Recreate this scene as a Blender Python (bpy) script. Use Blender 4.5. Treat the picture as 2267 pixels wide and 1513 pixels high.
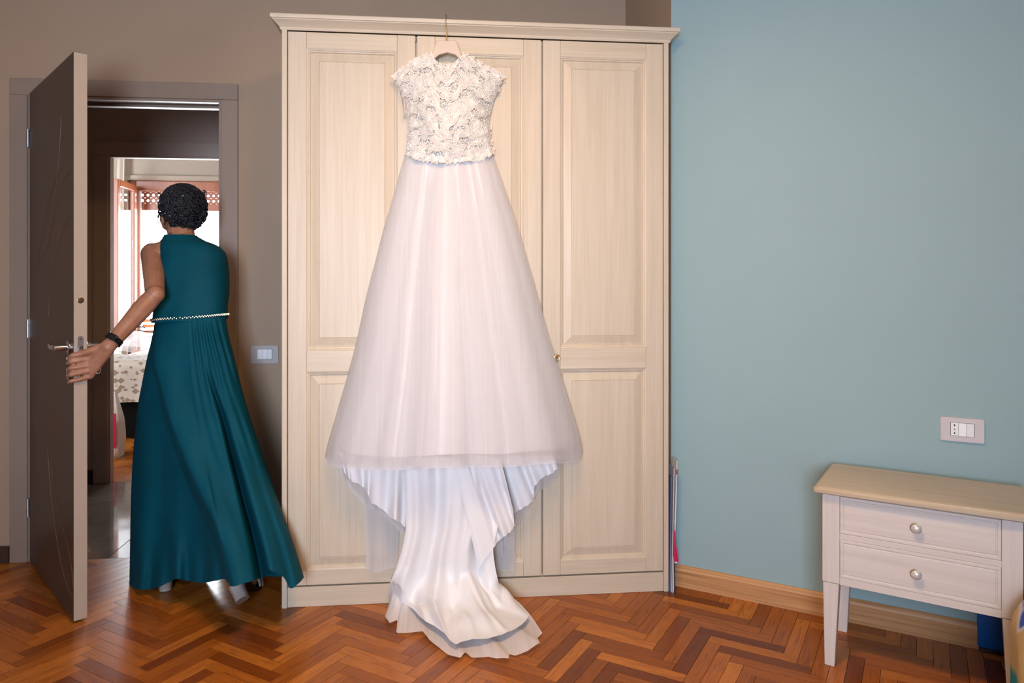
import bpy, bmesh, math, random
from mathutils import Vector, Matrix, noise
random.seed(7)
PI = math.pi
sc = bpy.context.scene
C = sc.collection
for o in list(bpy.data.objects): bpy.data.objects.remove(o)

# ------------------------------------------------------------------ camera, world, lights, exposure
F, CX, HY, CH = 1600.0, 1133.5, 630.0, 1.247          # focal length (px), optical axis, horizon row, lens height
cam_d = bpy.data.cameras.new('camera'); cam = bpy.data.objects.new('camera', cam_d); C.objects.link(cam)
cam.location = (0, 0, CH); cam.rotation_euler = (PI/2, 0, 0)
cam_d.sensor_width = 36; cam_d.lens = F/2267*36; cam_d.shift_y = -(756.5-HY)/2267; cam_d.clip_start = .05
sc.camera = cam
w = bpy.data.worlds.new('sky'); sc.world = w; w.use_nodes = True
w.node_tree.nodes['Background'].inputs[0].default_value = (.86, .93, 1, 1)
w.node_tree.nodes['Background'].inputs[1].default_value = 30.0
def area(name, loc, rot, sx, sy, power, col, spread=180):
    l = bpy.data.lights.new(name, 'AREA'); l.shape = 'RECTANGLE'; l.size = sx; l.size_y = sy
    l.energy = power; l.color = col; l.spread = math.radians(spread)
    o = bpy.data.objects.new(name, l); C.objects.link(o); o.location = loc; o.rotation_euler = rot
    return o
area('daylight_room_window', (-.32, -1.64, 1.42), (PI/2, 0, 0), 1.0, 1.35, 60, (.72, .83, 1), 100)
area('ceiling_lamp_light', (.0, 1.35, 2.60), (0, 0, 0), .38, .38, 44, (1, .57, .23))
sc.view_settings.view_transform = 'Standard'; sc.view_settings.look = 'None'
sc.view_settings.exposure = -0.13; sc.view_settings.gamma = 1; sc.view_settings.use_curve_mapping = False

# ------------------------------------------------------------------ frames measured from the photograph
WA = math.radians(5.82); cW, sW = math.cos(WA), math.sin(WA); AX, AY = -.885, 2.779
def ray(px, py): return (px-CX)/F, (HY-py)/F
def P(px, py, Y):
    rx, rz = ray(px, py); return Vector((rx*Y, Y, CH+rz*Y))
def floorP(px, py, z=0.0):
    return P(px, py, (CH-z)*F/(py-HY))
def W(x, y, z=0): return Vector((AX+x*cW-y*sW, AY+x*sW+y*cW, z))
def Q(px, py, yl):                                      # point of the wardrobe frame on the plane y = yl
    rx, rz = ray(px, py); t = (yl-AX*sW+AY*cW)/(cW-rx*sW)
    return Vector(((t*rx-AX)*cW+(t-AY)*sW, yl, CH+rz*t))
def toW(v):                                             # world -> wardrobe frame
    dx, dy = v[0]-AX, v[1]-AY
    return Vector((dx*cW+dy*sW, -dx*sW+dy*cW, v[2]))
BA = math.radians(-29.6); cB, sB = math.cos(BA), math.sin(BA); BX, BY = .664, 3.016   # blue wall starts at its outer corner
def Bq(px, py, yl=0):
    rx, rz = ray(px, py); t = (yl-BX*sB+BY*cB)/(cB-rx*sB)
    return Vector(((t*rx-BX)*cB+(t-BY)*sB, yl, CH+rz*t))
def lerp(a, b, t): return a+(b-a)*t
def tab(T, x):
    if x <= T[0][0]: return T[0][1]
    for (a, va), (b, vb) in zip(T, T[1:]):
        if x <= b: return va+(vb-va)*(x-a)/(b-a)
    return T[-1][1]
def stab(T, x):                                         # smooth table
    if x <= T[0][0]: return T[0][1]
    if x >= T[-1][0]: return T[-1][1]
    for i in range(len(T)-1):
        if x <= T[i+1][0]:
            x0, y0 = T[i]; x1, y1 = T[i+1]; t = (x-x0)/(x1-x0)
            m0 = (y1-T[i-1][1])/(x1-T[i-1][0]) if i > 0 else (y1-y0)/(x1-x0)
            m1 = (T[i+2][1]-y0)/(T[i+2][0]-x0) if i+2 < len(T) else (y1-y0)/(x1-x0)
            h = x1-x0
            return (2*t**3-3*t*t+1)*y0+(t**3-2*t*t+t)*h*m0+(-2*t**3+3*t*t)*y1+(t**3-t*t)*h*m1

# ------------------------------------------------------------------ materials
MATS = {}
def srgb(r, g, b):
    f = lambda c: (c/255/12.92 if c/255 <= .04045 else ((c/255+.055)/1.055)**2.4)
    return (f(r), f(g), f(b), 1)
def base_mat(name, col, rough=.5, metal=0, **kw):
    m = bpy.data.materials.new(name); m.use_nodes = True
    b = m.node_tree.nodes['Principled BSDF']
    b.inputs['Base Color'].default_value = col if len(col) == 4 else (*col, 1)
    b.inputs['Roughness'].default_value = rough; b.inputs['Metallic'].default_value = metal
    for k, v in kw.items(): b.inputs[k.replace('_', ' ')].default_value = v
    return m, m.node_tree, b
def N(nt, t, **kw):
    n = nt.nodes.new(t)
    for k, v in kw.items():
        if k.startswith('i_'): n.inputs[k[2:].replace('_', ' ')].default_value = v
        else: setattr(n, k, v)
    return n
def coords(nt, scale=(1, 1, 1), rand=False, src='Object'):
    tc = N(nt, 'ShaderNodeTexCoord'); mp = N(nt, 'ShaderNodeMapping'); mp.inputs['Scale'].default_value = scale
    nt.links.new(tc.outputs[src], mp.inputs['Vector'])
    if rand:
        oi = N(nt, 'ShaderNodeObjectInfo'); mu = N(nt, 'ShaderNodeMath', operation='MULTIPLY'); mu.inputs[1].default_value = 57
        nt.links.new(oi.outputs['Random'], mu.inputs[0])
        cx = N(nt, 'ShaderNodeCombineXYZ')
        for i in range(3): nt.links.new(mu.outputs[0], cx.inputs[i])
        nt.links.new(cx.outputs[0], mp.inputs['Location'])
    return mp.outputs[0]
def ramp(nt, fac, stops):
    r = N(nt, 'ShaderNodeValToRGB'); e = r.color_ramp.elements
    while len(e) < len(stops): e.new(.5)
    for el, (p, c) in zip(e, stops): el.position = p; el.color = c if len(c) == 4 else (*c, 1)
    nt.links.new(fac, r.inputs[0]); return r.outputs[0]
def bump(nt, b, h, strength=.2, dist=.002):
    bp = N(nt, 'ShaderNodeBump'); bp.inputs['Strength'].default_value = strength; bp.inputs['Distance'].default_value = dist
    nt.links.new(h, bp.inputs['Height']); nt.links.new(bp.outputs[0], b.inputs['Normal'])
def mixc(nt, fac, a, b_, mode='MIX'):
    m = N(nt, 'ShaderNodeMix', data_type='RGBA', blend_type=mode)
    for s, v in ((m.inputs[0], fac), (m.inputs[6], a), (m.inputs[7], b_)):
        if hasattr(v, 'is_linked'): nt.links.new(v, s)
        else: s.default_value = (*v, 1) if isinstance(v, tuple) and len(v) == 3 else v
    return m.outputs[2]
def noise_t(nt, vec, scale, detail=4, rough=.55, dist=0):
    n = N(nt, 'ShaderNodeTexNoise'); n.inputs['Scale'].default_value = scale; n.inputs['Detail'].default_value = detail
    n.inputs['Roughness'].default_value = rough; n.inputs['Distortion'].default_value = dist
    nt.links.new(vec, n.inputs['Vector']); return n.outputs['Fac']
def plain(name, col, rough=.5, metal=0, var=.06, scale=12, bmp=.1, **kw):
    m, nt, b = base_mat(name, col, rough, metal, **kw)
    c = tuple(col[:3]); v = noise_t(nt, coords(nt), scale)
    nt.links.new(ramp(nt, v, [(.3, tuple(x*(1-var) for x in c)), (.7, tuple(min(1, x*(1+var)) for x in c))]), b.inputs['Base Color'])
    if bmp: bump(nt, b, noise_t(nt, coords(nt), scale*14), bmp, .001)
    return m
def paint(name, col):
    return plain(name, col, .75, var=.015, scale=3, bmp=.12)
def pale_wood(name, axis, c1, c2, c3, rough=.45, dense=1):
    m, nt, b = base_mat(name, c1, rough)
    s = [16*dense]*3; s[axis] = .7
    v = coords(nt, tuple(s), True)
    g = noise_t(nt, v, 2.2, 5, .6, .6 if rough == .38 else .25)
    s2 = [110*dense]*3; s2[axis] = 1.6
    g2 = noise_t(nt, coords(nt, tuple(s2), True), 2, 3, .6)
    col = ramp(nt, g, [(.28, c2), (.5, c1), (.72, c3)])
    col = mixc(nt, ramp(nt, g2, [(.42, (0, 0, 0)), (.7, (.35, .35, .35))]), col, tuple(x*.86 for x in c2))
    nt.links.new(col, b.inputs['Base Color']); bump(nt, b, g2, .12, .0006)
    return m
def M(k): return MATS[k]
MATS['beige'] = paint('greige_wall_paint', (.37, .265, .185))
MATS['blue'] = paint('blue_wall_paint', (.285, .42, .45))
MATS['white_paint'] = paint('ceiling_paint', (.80, .76, .70))
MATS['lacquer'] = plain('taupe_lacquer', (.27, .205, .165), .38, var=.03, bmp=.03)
MATS['leaf'] = plain('shaded_door_laminate', (.060, .036, .027), .42, var=.03, bmp=.05)  # shade on the little-lit door face is put into this dark colour
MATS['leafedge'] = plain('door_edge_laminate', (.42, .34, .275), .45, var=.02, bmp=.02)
MATS['groove'] = plain('bronze_inlay', (.11, .066, .042), .4, var=.02, bmp=0)
pc = ((.60, .515, .40), (.545, .46, .345), (.635, .555, .44))
MATS['pine_v'] = pale_wood('whitewashed_pine_vertical', 2, *pc)
MATS['pine_h'] = pale_wood('whitewashed_pine_horizontal', 0, *pc)
nc = ((.66, .61, .575), (.61, .555, .52), (.69, .645, .61))
MATS['stand_h'] = pale_wood('pale_nightstand_wood_horizontal', 0, *nc, .4, 1.4)
MATS['stand_v'] = pale_wood('pale_nightstand_wood_vertical', 2, *nc, .4, 1.4)
MATS['stand_top'] = pale_wood('nightstand_top_wood', 0, (.50, .42, .31), (.44, .36, .26), (.54, .46, .35), .38, 1.4)
MATS['skirting'] = pale_wood('oak_skirting', 0, (.52, .275, .12), (.30, .135, .05), (.64, .385, .19), .38, 3.2)
MATS['dark_wood'] = plain('dark_brown_skirting', (.05, .028, .02), .4)
MATS['orange_wood'] = pale_wood('orange_window_wood', 2, (.27, .075, .025), (.19, .048, .015), (.32, .095, .035), .35, 1)
def parquet(name, k=1, island=False):
    m, nt, b = base_mat(name, (.3, .1, .04), .26, Specular_IOR_Level=.16)
    oi = N(nt, 'ShaderNodeObjectInfo')
    if island: oi = N(nt, 'ShaderNodeNewGeometry')
    tone = ramp(nt, oi.outputs['Random Per Island' if island else 'Random'], [(0, (.16*k, .038*k, .006*k)), (.2, (.31*k, .086*k, .010*k)), (.6, (.42*k, .128*k, .016*k)), (1, (.54*k, .185*k, .028*k))])
    v = coords(nt, (2.2, 26, 1), True)
    g = noise_t(nt, v, 3.2, 5, .6, 1.4)
    col = mixc(nt, ramp(nt, g, [(.34, (.5, .5, .5)), (.50, (0, 0, 0))]), tone, (.10*k, .026*k, .007*k, 1))
    g2 = noise_t(nt, coords(nt, (6, 150, 1), True), 2, 2)
    col = mixc(nt, ramp(nt, g2, [(.45, (0, 0, 0)), (.75, (.35, .35, .35))]), col, (.09*k, .03*k, .01*k, 1))
    nt.links.new(col, b.inputs['Base Color'])
    nt.links.new(ramp(nt, g, [(.2, (.30, .30, .30)), (.8, (.22, .22, .22))]), b.inputs['Roughness'])
    bump(nt, b, g2, .015, .0004)
    b.inputs['Coat Weight'].default_value = .22; b.inputs['Coat Roughness'].default_value = .24
    return m
MATS['parquet'] = parquet('oiled_oak_parquet'); MATS['parquet_far'] = parquet('oiled_oak_parquet_joined', 1, True)
MATS['joint'] = plain('parquet_joint', (.035, .012, .006), .6)
m, nt, b = base_mat('grey_brown_marble', (.2, .17, .15), .06)
v = coords(nt, (1, 1, 1), True); g = noise_t(nt, v, 2, 5, .55, .8)
wv = N(nt, 'ShaderNodeTexNoise'); wv.inputs['Scale'].default_value = .9; wv.inputs['Detail'].default_value = 3; wv.inputs['Distortion'].default_value = .8; nt.links.new(v, wv.inputs['Vector'])
c = ramp(nt, g, [(.3, (.17, .135, .115)), (.6, (.30, .25, .22)), (.8, (.38, .33, .29))])
c = mixc(nt, ramp(nt, wv.outputs['Fac'], [(.495, (0, 0, 0)), (.5, (.5, .5, .5)), (.505, (0, 0, 0))]), c, (.6, .55, .5, 1))
nt.links.new(c, b.inputs['Base Color']); MATS['marble'] = m
MATS['chrome'] = plain('brushed_chrome', (.62, .62, .63), .2, 1, var=.03, bmp=0)
MATS['steel'] = plain('satin_steel', (.50, .52, .55), .35, 1, var=.05, bmp=0)
MATS['knob'] = plain('pewter_knob', (.74, .75, .72), .3, .45, var=.05, bmp=0)
MATS['knobring'] = plain('aged_brass_ring', (.22, .17, .11), .35, 1, bmp=0)
MATS['brass'] = plain('brass_wire', (.48, .33, .15), .28, 1, bmp=0)
MATS['black'] = plain('black_rubber', (.008, .008, .009), .35)
MATS['screen'] = plain('dark_watch_glass', (.004, .004, .005), .08, bmp=0)
MATS['teal'] = None
m, nt, b = base_mat('teal_crepe_satin', (.0, .095, .135), .7, Specular_IOR_Level=.12)
b.inputs['Sheen Weight'].default_value = .0; b.inputs['Sheen Roughness'].default_value = .4; b.inputs['Sheen Tint'].default_value = (.1, .5, .6, 1)
g = noise_t(nt, coords(nt, (1, 1, 1)), 5, 3)
nt.links.new(ramp(nt, g, [(.3, (.0, .054, .084)), (.7, (.001, .068, .104))]), b.inputs['Base Color'])
bump(nt, b, noise_t(nt, coords(nt, (1, 1, 1)), 700, 2), .08, .0006)
MATS['teal'] = m
m, nt, b = base_mat('tanned_skin', (.42, .22, .14), .45)
b.inputs['Subsurface Weight'].default_value = .12; b.inputs['Subsurface Radius'].default_value = (.02, .008, .004); b.inputs['Subsurface Scale'].default_value = .4
g = noise_t(nt, coords(nt), 28, 5)
nt.links.new(ramp(nt, g, [(.3, (.30, .135, .078)), (.7, (.385, .19, .118))]), b.inputs['Base Color'])
bump(nt, b, noise_t(nt, coords(nt), 180, 4), .25, .0012); MATS['skin'] = m
MATS['nail'] = plain('pale_pink_nail', (.62, .42, .36), .25, bmp=0)
MATS['hair'] = plain('black_curly_hair', (.005, .007, .013), .55, var=.3, scale=60)
m, nt, b = base_mat('silver_glitter', (.6, .58, .57), .35, .75)
g = noise_t(nt, coords(nt), 900, 2)
nt.links.new(ramp(nt, g, [(.35, (.30, .27, .26)), (.6, (.65, .62, .60)), (.72, (1, 1, 1))]), b.inputs['Base Color']); bump(nt, b, g, .9, .002); MATS['glitter'] = m
m, nt, b = base_mat('ivory_satin', (.86, .85, .86), .42)
b.inputs['Sheen Weight'].default_value = .3; b.inputs['Sheen Roughness'].default_value = .35; b.inputs['Subsurface Weight'].default_value = .0
g = noise_t(nt, coords(nt), 6, 3)
nt.links.new(ramp(nt, g, [(.3, (.77, .765, .785)), (.7, (.82, .815, .83))]), b.inputs['Base Color'])
MATS['satin'] = m
MATS['rhinestone'] = plain('clear_rhinestones', (.55, .56, .60), .15, .8, bmp=0)
def cloth_mix(name, col, opacity, transl=.35, thread=0):
    m = bpy.data.materials.new(name); m.use_nodes = True; nt = m.node_tree; nt.nodes.clear()
    out = N(nt, 'ShaderNodeOutputMaterial'); tr = N(nt, 'ShaderNodeBsdfTransparent'); d = N(nt, 'ShaderNodeBsdfDiffuse'); t = N(nt, 'ShaderNodeBsdfTranslucent')
    d.inputs['Color'].default_value = (*col, 1); t.inputs['Color'].default_value = (*col, 1)
    mx = N(nt, 'ShaderNodeMixShader'); mx.inputs[0].default_value = transl
    nt.links.new(d.outputs[0], mx.inputs[1]); nt.links.new(t.outputs[0], mx.inputs[2])
    m2 = N(nt, 'ShaderNodeMixShader'); m2.inputs[0].default_value = opacity
    nt.links.new(tr.outputs[0], m2.inputs[1]); nt.links.new(mx.outputs[0], m2.inputs[2]); nt.links.new(m2.outputs[0], out.inputs[0])
    g = noise_t(nt, coords(nt, (50, 0, .12)), 1.2, 3, .5)
    g = ramp(nt, g, [(.3, (opacity*.93,)*3), (.7, (min(1, opacity*1.07),)*3)])
    nt.links.new(g, m2.inputs[0])
    return m
MATS['tulle'] = cloth_mix('white_tulle', (.85, .83, .84), .5, .3)
MATS['tulle_thin'] = cloth_mix('sheer_lining', (.86, .86, .90), .55)
MATS['tulle_dense'] = cloth_mix('layered_tulle', (.97, .96, .98), .9)
MATS['curtain'] = cloth_mix('cream_curtain', (.85, .80, .72), .9, .5)
def lace(name, col, cell, th=.10):
    m = bpy.data.materials.new(name); m.use_nodes = True; nt = m.node_tree; b = nt.nodes['Principled BSDF']; b.inputs['Base Color'].default_value = (*col, 1); b.inputs['Roughness'].default_value = .7
    vo = N(nt, 'ShaderNodeTexVoronoi', feature='DISTANCE_TO_EDGE'); vo.inputs['Scale'].default_value = cell
    nt.links.new(coords(nt), vo.inputs['Vector'])
    a = ramp(nt, vo.outputs['Distance'], [(th, (1, 1, 1)), (th+.04, (0, 0, 0))])
    nt.links.new(a, b.inputs['Alpha']); return m
MATS['lace_net'] = lace('lace_ground_net', (.92, .89, .85), 185, .085)
MATS['lace_back'] = lace('lace_back_net', (.92, .89, .85), 110, .06)
MATS['lace_fill'] = cloth_mix('lace_petal_gauze', (.76, .715, .68), .95, .25)
MATS['lace_cord'] = plain('lace_cord', (.93, .88, .82), .7, var=.02, bmp=0)
MATS['hanger'] = plain('beige_velvet_hanger', (.66, .54, .43), .6, var=.03)
MATS['pink'] = plain('magenta_plastic', (.62, .01, .09), .3, bmp=0)
MATS['paper'] = plain('white_paper', (.72, .72, .72), .5)
MATS['plate_grey'] = plain('grey_switch_plate', (.40, .37, .36), .45, var=.02, bmp=0)
MATS['plate_lilac'] = plain('lilac_grey_switch_plate', (.56, .52, .54), .45, var=.02, bmp=0)
MATS['button'] = plain('white_switch_plastic', (.80, .81, .84), .3, var=.01, bmp=0)
MATS['bluebox'] = plain('royal_blue_card', (.0, .11, .50), .45)
MATS['navy'] = plain('dark_navy_fabric', (.006, .012, .03), .7)
MATS['bed_dark'] = plain('black_bed_base', (.003, .0025, .0025), .95, bmp=0, Specular_IOR_Level=.05)
m, nt, b = base_mat('leaf_print_duvet', (.7, .65, .58), .8)
vo = N(nt, 'ShaderNodeTexVoronoi', distance='MANHATTAN'); vo.inputs['Scale'].default_value = 10; nt.links.new(coords(nt, (1.6, 3.0, 2.2)), vo.inputs['Vector'])
nt.links.new(ramp(nt, vo.outputs['Distance'], [(.54, (.20, .145, .10)), (.58, (.42, .38, .33))]), b.inputs['Base Color']); MATS['duvet'] = m
m, nt, b = base_mat('colourful_wave_duvet', (.1, .3, .6), .7)
cv = coords(nt); sp = N(nt, 'ShaderNodeSeparateXYZ'); nt.links.new(cv, sp.inputs[0])
ma = N(nt, 'ShaderNodeMath', operation='MULTIPLY_ADD'); nt.links.new(noise_t(nt, cv, 3.2, 2), ma.inputs[0]); ma.inputs[1].default_value = .42; nt.links.new(sp.outputs[2], ma.inputs[2])
mb = N(nt, 'ShaderNodeMath', operation='PINGPONG'); nt.links.new(ma.outputs[0], mb.inputs[0]); mb.inputs[1].default_value = .66
md = N(nt, 'ShaderNodeMath', operation='MULTIPLY'); nt.links.new(mb.outputs[0], md.inputs[0]); md.inputs[1].default_value = 1.36
rr = ramp(nt, md.outputs[0], [(.30, (.03, .02, .02)), (.34, (.0, .28, .34)), (.52, (.0, .24, .30)), (.54, (.50, .38, .17)), (.72, (.48, .35, .15)), (.74, (.55, .6, .7)), (.755, (.0, .05, .42)), (1, (.0, .03, .30))])
nt.links.new(rr, b.inputs['Base Color']); MATS['wave'] = m
m = bpy.data.materials.new('window_glass'); m.use_nodes = True; nt = m.node_tree; nt.nodes.clear()
out = N(nt, 'ShaderNodeOutputMaterial'); tr = N(nt, 'ShaderNodeBsdfTransparent'); gl = N(nt, 'ShaderNodeBsdfGlossy'); gl.inputs['Roughness'].default_value = .02
mx = N(nt, 'ShaderNodeMixShader'); mx.inputs[0].default_value = .1
nt.links.new(tr.outputs[0], mx.inputs[1]); nt.links.new(gl.outputs[0], mx.inputs[2]); nt.links.new(mx.outputs[0], out.inputs[0]); MATS['glass'] = m

# ------------------------------------------------------------------ object helpers
def setp(o, label=None, cat=None, group=None, kind=None):
    if label: o['label'] = label
    if cat: o['category'] = cat
    if group: o['group'] = group
    if kind: o['kind'] = kind
    return o
def empty(name, loc=(0, 0, 0), rz=0, parent=None, **kw):
    o = bpy.data.objects.new(name, None); C.objects.link(o); o.location = loc; o.rotation_euler = (0, 0, rz)
    o.empty_display_size = .05
    if parent: o.parent = parent
    return setp(o, **kw)
def obj(name, bm, mat, parent=None, smooth=None, sub=0, origin=None, **kw):
    if origin is not None: bmesh.ops.translate(bm, verts=bm.verts, vec=-Vector(origin))
    me = bpy.data.meshes.new(name); bm.normal_update(); bm.to_mesh(me); bm.free()
    if smooth is not None:
        me.polygons.foreach_set('use_smooth', [True]*len(me.polygons))
        if smooth < 180: me.set_sharp_from_angle(angle=math.radians(smooth))
    for mm in (mat if isinstance(mat, (list, tuple)) else [mat]): me.materials.append(M(mm))
    o = bpy.data.objects.new(name, me); C.objects.link(o)
    if parent: o.parent = parent
    if origin is not None and not parent: o.location = origin
    if sub:
        s = o.modifiers.new('sub', 'SUBSURF'); s.levels = sub; s.render_levels = sub
    return setp(o, **kw)
def bx(bm, x0, x1, y0, y1, z0, z1, bev=0, seg=1):
    vs = [bm.verts.new((x, y, z)) for x in (x0, x1) for y in (y0, y1) for z in (z0, z1)]
    fs = [bm.faces.new([vs[i] for i in f]) for f in ((0, 1, 3, 2), (4, 6, 7, 5), (0, 4, 5, 1), (2, 3, 7, 6), (0, 2, 6, 4), (1, 5, 7, 3))]
    if bev:
        es = list({e for f in fs for e in f.edges})
        bmesh.ops.bevel(bm, geom=es, offset=bev, segments=seg, affect='EDGES', profile=.5)
    return bm
def box(*a, **k): return bx(bmesh.new(), *a, **k)
def prism(bm, pts, axis, a0, a1):                       # polygon pts (2D) extruded along an axis
    def mk(p, a):
        if axis == 'z': return (p[0], p[1], a)
        if axis == 'y': return (p[0], a, p[1])
        return (a, p[0], p[1])
    v0 = [bm.verts.new(mk(p, a0)) for p in pts]; v1 = [bm.verts.new(mk(p, a1)) for p in pts]; n = len(pts)
    bm.faces.new(v0[::-1]); bm.faces.new(v1)
    for i in range(n): bm.faces.new((v0[i], v0[(i+1) % n], v1[(i+1) % n], v1[i]))
    bmesh.ops.recalc_face_normals(bm, faces=bm.faces[:])
    return bm
def tube(bm, pts, r, seg=8, caps=True):
    pts = [Vector(p) for p in pts]; n = len(pts); rr = r if isinstance(r, (list, tuple)) else [r]*n
    rings = []; up = None
    for i, p in enumerate(pts):
        d = (pts[min(i+1, n-1)]-pts[max(i-1, 0)])
        if d.length < 1e-9: d = Vector((0, 0, 1))
        d.normalize()
        if up is None: up = d.orthogonal().normalized()
        up = (up-d*up.dot(d))
        if up.length < 1e-6: up = d.orthogonal()
        up.normalize(); s = d.cross(up)
        rings.append([bm.verts.new(p+(up*math.cos(2*PI*k/seg)+s*math.sin(2*PI*k/seg))*rr[i]) for k in range(seg)])
    for a, b_ in zip(rings, rings[1:]):
        for k in range(seg): bm.faces.new((a[k], a[(k+1) % seg], b_[(k+1) % seg], b_[k]))
    if caps: bm.faces.new(rings[0][::-1]); bm.faces.new(rings[-1])
    return bm
def lathe(bm, prof, mat4=None, seg=20):                 # prof (r, h) about z, then mat4
    rings = []
    for r, h in prof:
        rings.append([bm.verts.new((mat4 or Matrix()) @ Vector((r*math.cos(2*PI*k/seg), r*math.sin(2*PI*k/seg), h))) for k in range(seg)])
    for a, b_ in zip(rings, rings[1:]):
        for k in range(seg): bm.faces.new((a[k], a[(k+1) % seg], b_[(k+1) % seg], b_[k]))
    bm.faces.new(rings[0][::-1]); bm.faces.new(rings[-1]); return bm
def ball(bm, c, r, rot=None, u=16, v=10):
    r = r if isinstance(r, (tuple, list)) else (r, r, r)
    m4 = Matrix.Translation(c) @ (rot.to_4x4() if rot is not None else Matrix()) @ Matrix.Diagonal((*r, 1))
    bmesh.ops.create_uvsphere(bm, u_segments=u, v_segments=v, radius=1, matrix=m4); return bm
def rod(bm, a, b_, ra, rb, seg=12):                     # closed tapered capsule
    a = Vector(a); b_ = Vector(b_); ball(bm, a, ra, u=seg, v=8); ball(bm, b_, rb, u=seg, v=8)
    tube(bm, [a, b_], [ra, rb], seg); return bm
def grid(bm, f, nu, nv, closed=False, mi=0):
    V = [[bm.verts.new(f(i/(nu-1) if not closed else i/nu, j/(nv-1))) for i in range(nu)] for j in range(nv)]
    for j in range(nv-1):
        for i in range(nu if closed else nu-1):
            fc = bm.faces.new((V[j][i], V[j][(i+1) % nu], V[j+1][(i+1) % nu], V[j+1][i])); fc.material_index = mi
    return V
def frame_ring(bm, x0, x1, z0, z1, wd, prof, mitre=True):
    """moulding ring around a rectangle in the XZ plane; prof = list of (inset, y)"""
    rings = []
    for ins, y in prof:
        rings.append([bm.verts.new(p) for p in ((x0+ins, y, z0+ins), (x1-ins, y, z0+ins), (x1-ins, y, z1-ins), (x0+ins, y, z1-ins))])
    for a, b_ in zip(rings, rings[1:]):
        for k in range(4): bm.faces.new((a[k], a[(k+1) % 4], b_[(k+1) % 4], b_[k]))
    return rings

# ------------------------------------------------------------------ ROOM SHELL
CEIL = 2.86
ROOM = [W(-2.02, .6), W(1.508, .6), Vector((BX, BY, 0)), Vector((BX+2.45*cB, BY+2.45*sB, 0)), Vector((2.78, -1.7, 0)), Vector((-2.9, -1.7, 0))]
def wall_slab(name, a, b_, th, z0, z1, mat, **kw):       # solid wall, interior face through a-b, thickness to its left
    d = (b_-a); d.z = 0; L = d.length; ang = math.atan2(d.y, d.x)
    o = obj(name, box(0, L, 0, th, z0, z1), mat, **kw); o.location = (a.x, a.y, 0); o.rotation_euler = (0, 0, ang); return o
# opening of the first doorway, in the wardrobe frame
TH = .12
oL = Q(70, 630, .6).x; oR = Q(485, 630, .6).x; oT = 2.085
wfr = lambda name, bm, mat, parent=None, **kw: place(obj(name, bm, mat, parent, **kw))
def place(o):
    o.location = (AX, AY, 0); o.rotation_euler = (0, 0, WA); return o
LX = -1.92
bm = bmesh.new()
bx(bm, -3.5, oL-.02, .6, .6+TH, 0, CEIL); bx(bm, oR+.02, 1.508, .6, .6+TH, 0, CEIL); bx(bm, oL-.02, oR+.02, .6, .6+TH, oT+.02, CEIL)
wfr('wall_back', bm, 'beige', kind='structure', label='greige wall around the doorway and behind the wardrobe')
wl = W(LX, .6); cornr = W(1.508, .6)
# niche return (beige) between the back wall and the blue wall
n0 = Vector((BX, BY, 0))
bm = bmesh.new(); pr = [(cornr.x, cornr.y), (n0.x, n0.y), (n0.x+.12*cB+.05, n0.y+.12*sB+.25), (cornr.x+.25, cornr.y+.1)]
prism(bm, pr, 'z', 0, CEIL); obj('wall_niche', bm, 'beige', kind='structure', label='short greige return wall above the wardrobe')
b_end = Vector((BX+2.45*cB, BY+2.45*sB, 0))
o = obj('wall_right', box(.0, 2.45, 0, .12, 0, CEIL), 'blue', kind='structure', label='pale blue painted wall'); o.location = (BX, BY, 0); o.rotation_euler = (0, 0, BA)
wall_slab('wall_side', b_end, Vector((2.78, -1.7, 0)), .12, 0, CEIL, 'beige', kind='structure')
wall_slab('wall_left', Vector((wl.x-.55, -1.7, 0)), wl, .12, 0, CEIL, 'beige', kind='structure')
# wall behind the camera, with the window that lights the room
bm = bmesh.new(); y0, y1 = -1.82, -1.7
bx(bm, -3.6, -.97, y0, y1, 0, CEIL); bx(bm, .33, 2.9, y0, y1, 0, CEIL); bx(bm, -.97, .33, y0, y1, 0, .75); bx(bm, -.97, .33, y0, y1, 2.25, CEIL)
obj('wall_front', bm, 'beige', kind='structure')
wn = empty('window_2', (-.32, -1.76, .75), kind='structure')
bm = bmesh.new()
for a in ((-.65, -.59, 0, 1.5), (.59, .65, 0, 1.5), (-.59, .59, 0, .06), (-.59, .59, 1.44, 1.5), (-.03, .03, .06, 1.44)): bx(bm, a[0], a[1], -.04, .04, a[2], a[3], bev=.004)
obj('window_frame', bm, 'orange_wood', wn)
obj('sky_blocker', box(-.66, .66, .062, .066, -.04, 1.54), 'white_paint', wn)  # added unseen panel, keeps the sky from lighting the room through this opening
obj('ceiling', box(-5.2, 3.0, -1.82, 3.75, CEIL, CEIL+.1), 'white_paint', kind='structure')
# small ceiling lamp giving the warm light
cl = empty('ceiling_lamp', (0, 1.35, CEIL), label='round ceiling lamp with a brass rim, above the frame', cat='lamp')
obj('lamp_base', lathe(bmesh.new(), [(.09, 0), (.09, -.03), (.05, -.05), (.02, -.06), (.02, -.16)]), 'brass', cl, smooth=35)
obj('lamp_shade', lathe(bmesh.new(), [(.02, -.16), (.24, -.18), (.25, -.2), (.24, -.21), (.02, -.19)], seg=32), 'white_paint', cl, smooth=35)

# --- skirting boards
o = obj('baseboard_right', prism(bmesh.new(), [(-.018, 0), (-.018, .068), (-.013, .078), (-.006, .085), (0, .085), (0, 0)], 'x', 0, 2.44), 'skirting', kind='structure', label='golden oak skirting board along the blue wall')
o.location = (BX, BY, 0); o.rotation_euler = (0, 0, BA)
wfr('baseboard_back', box(LX, oL-.09, .585, .6, 0, .075, bev=.003), 'dark_wood', kind='structure', label='dark skirting board left of the doorway')
wfr('baseboard_back', box(oR+.09, 1.5, .585, .6, 0, .075, bev=.003), 'dark_wood', kind='structure')

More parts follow.
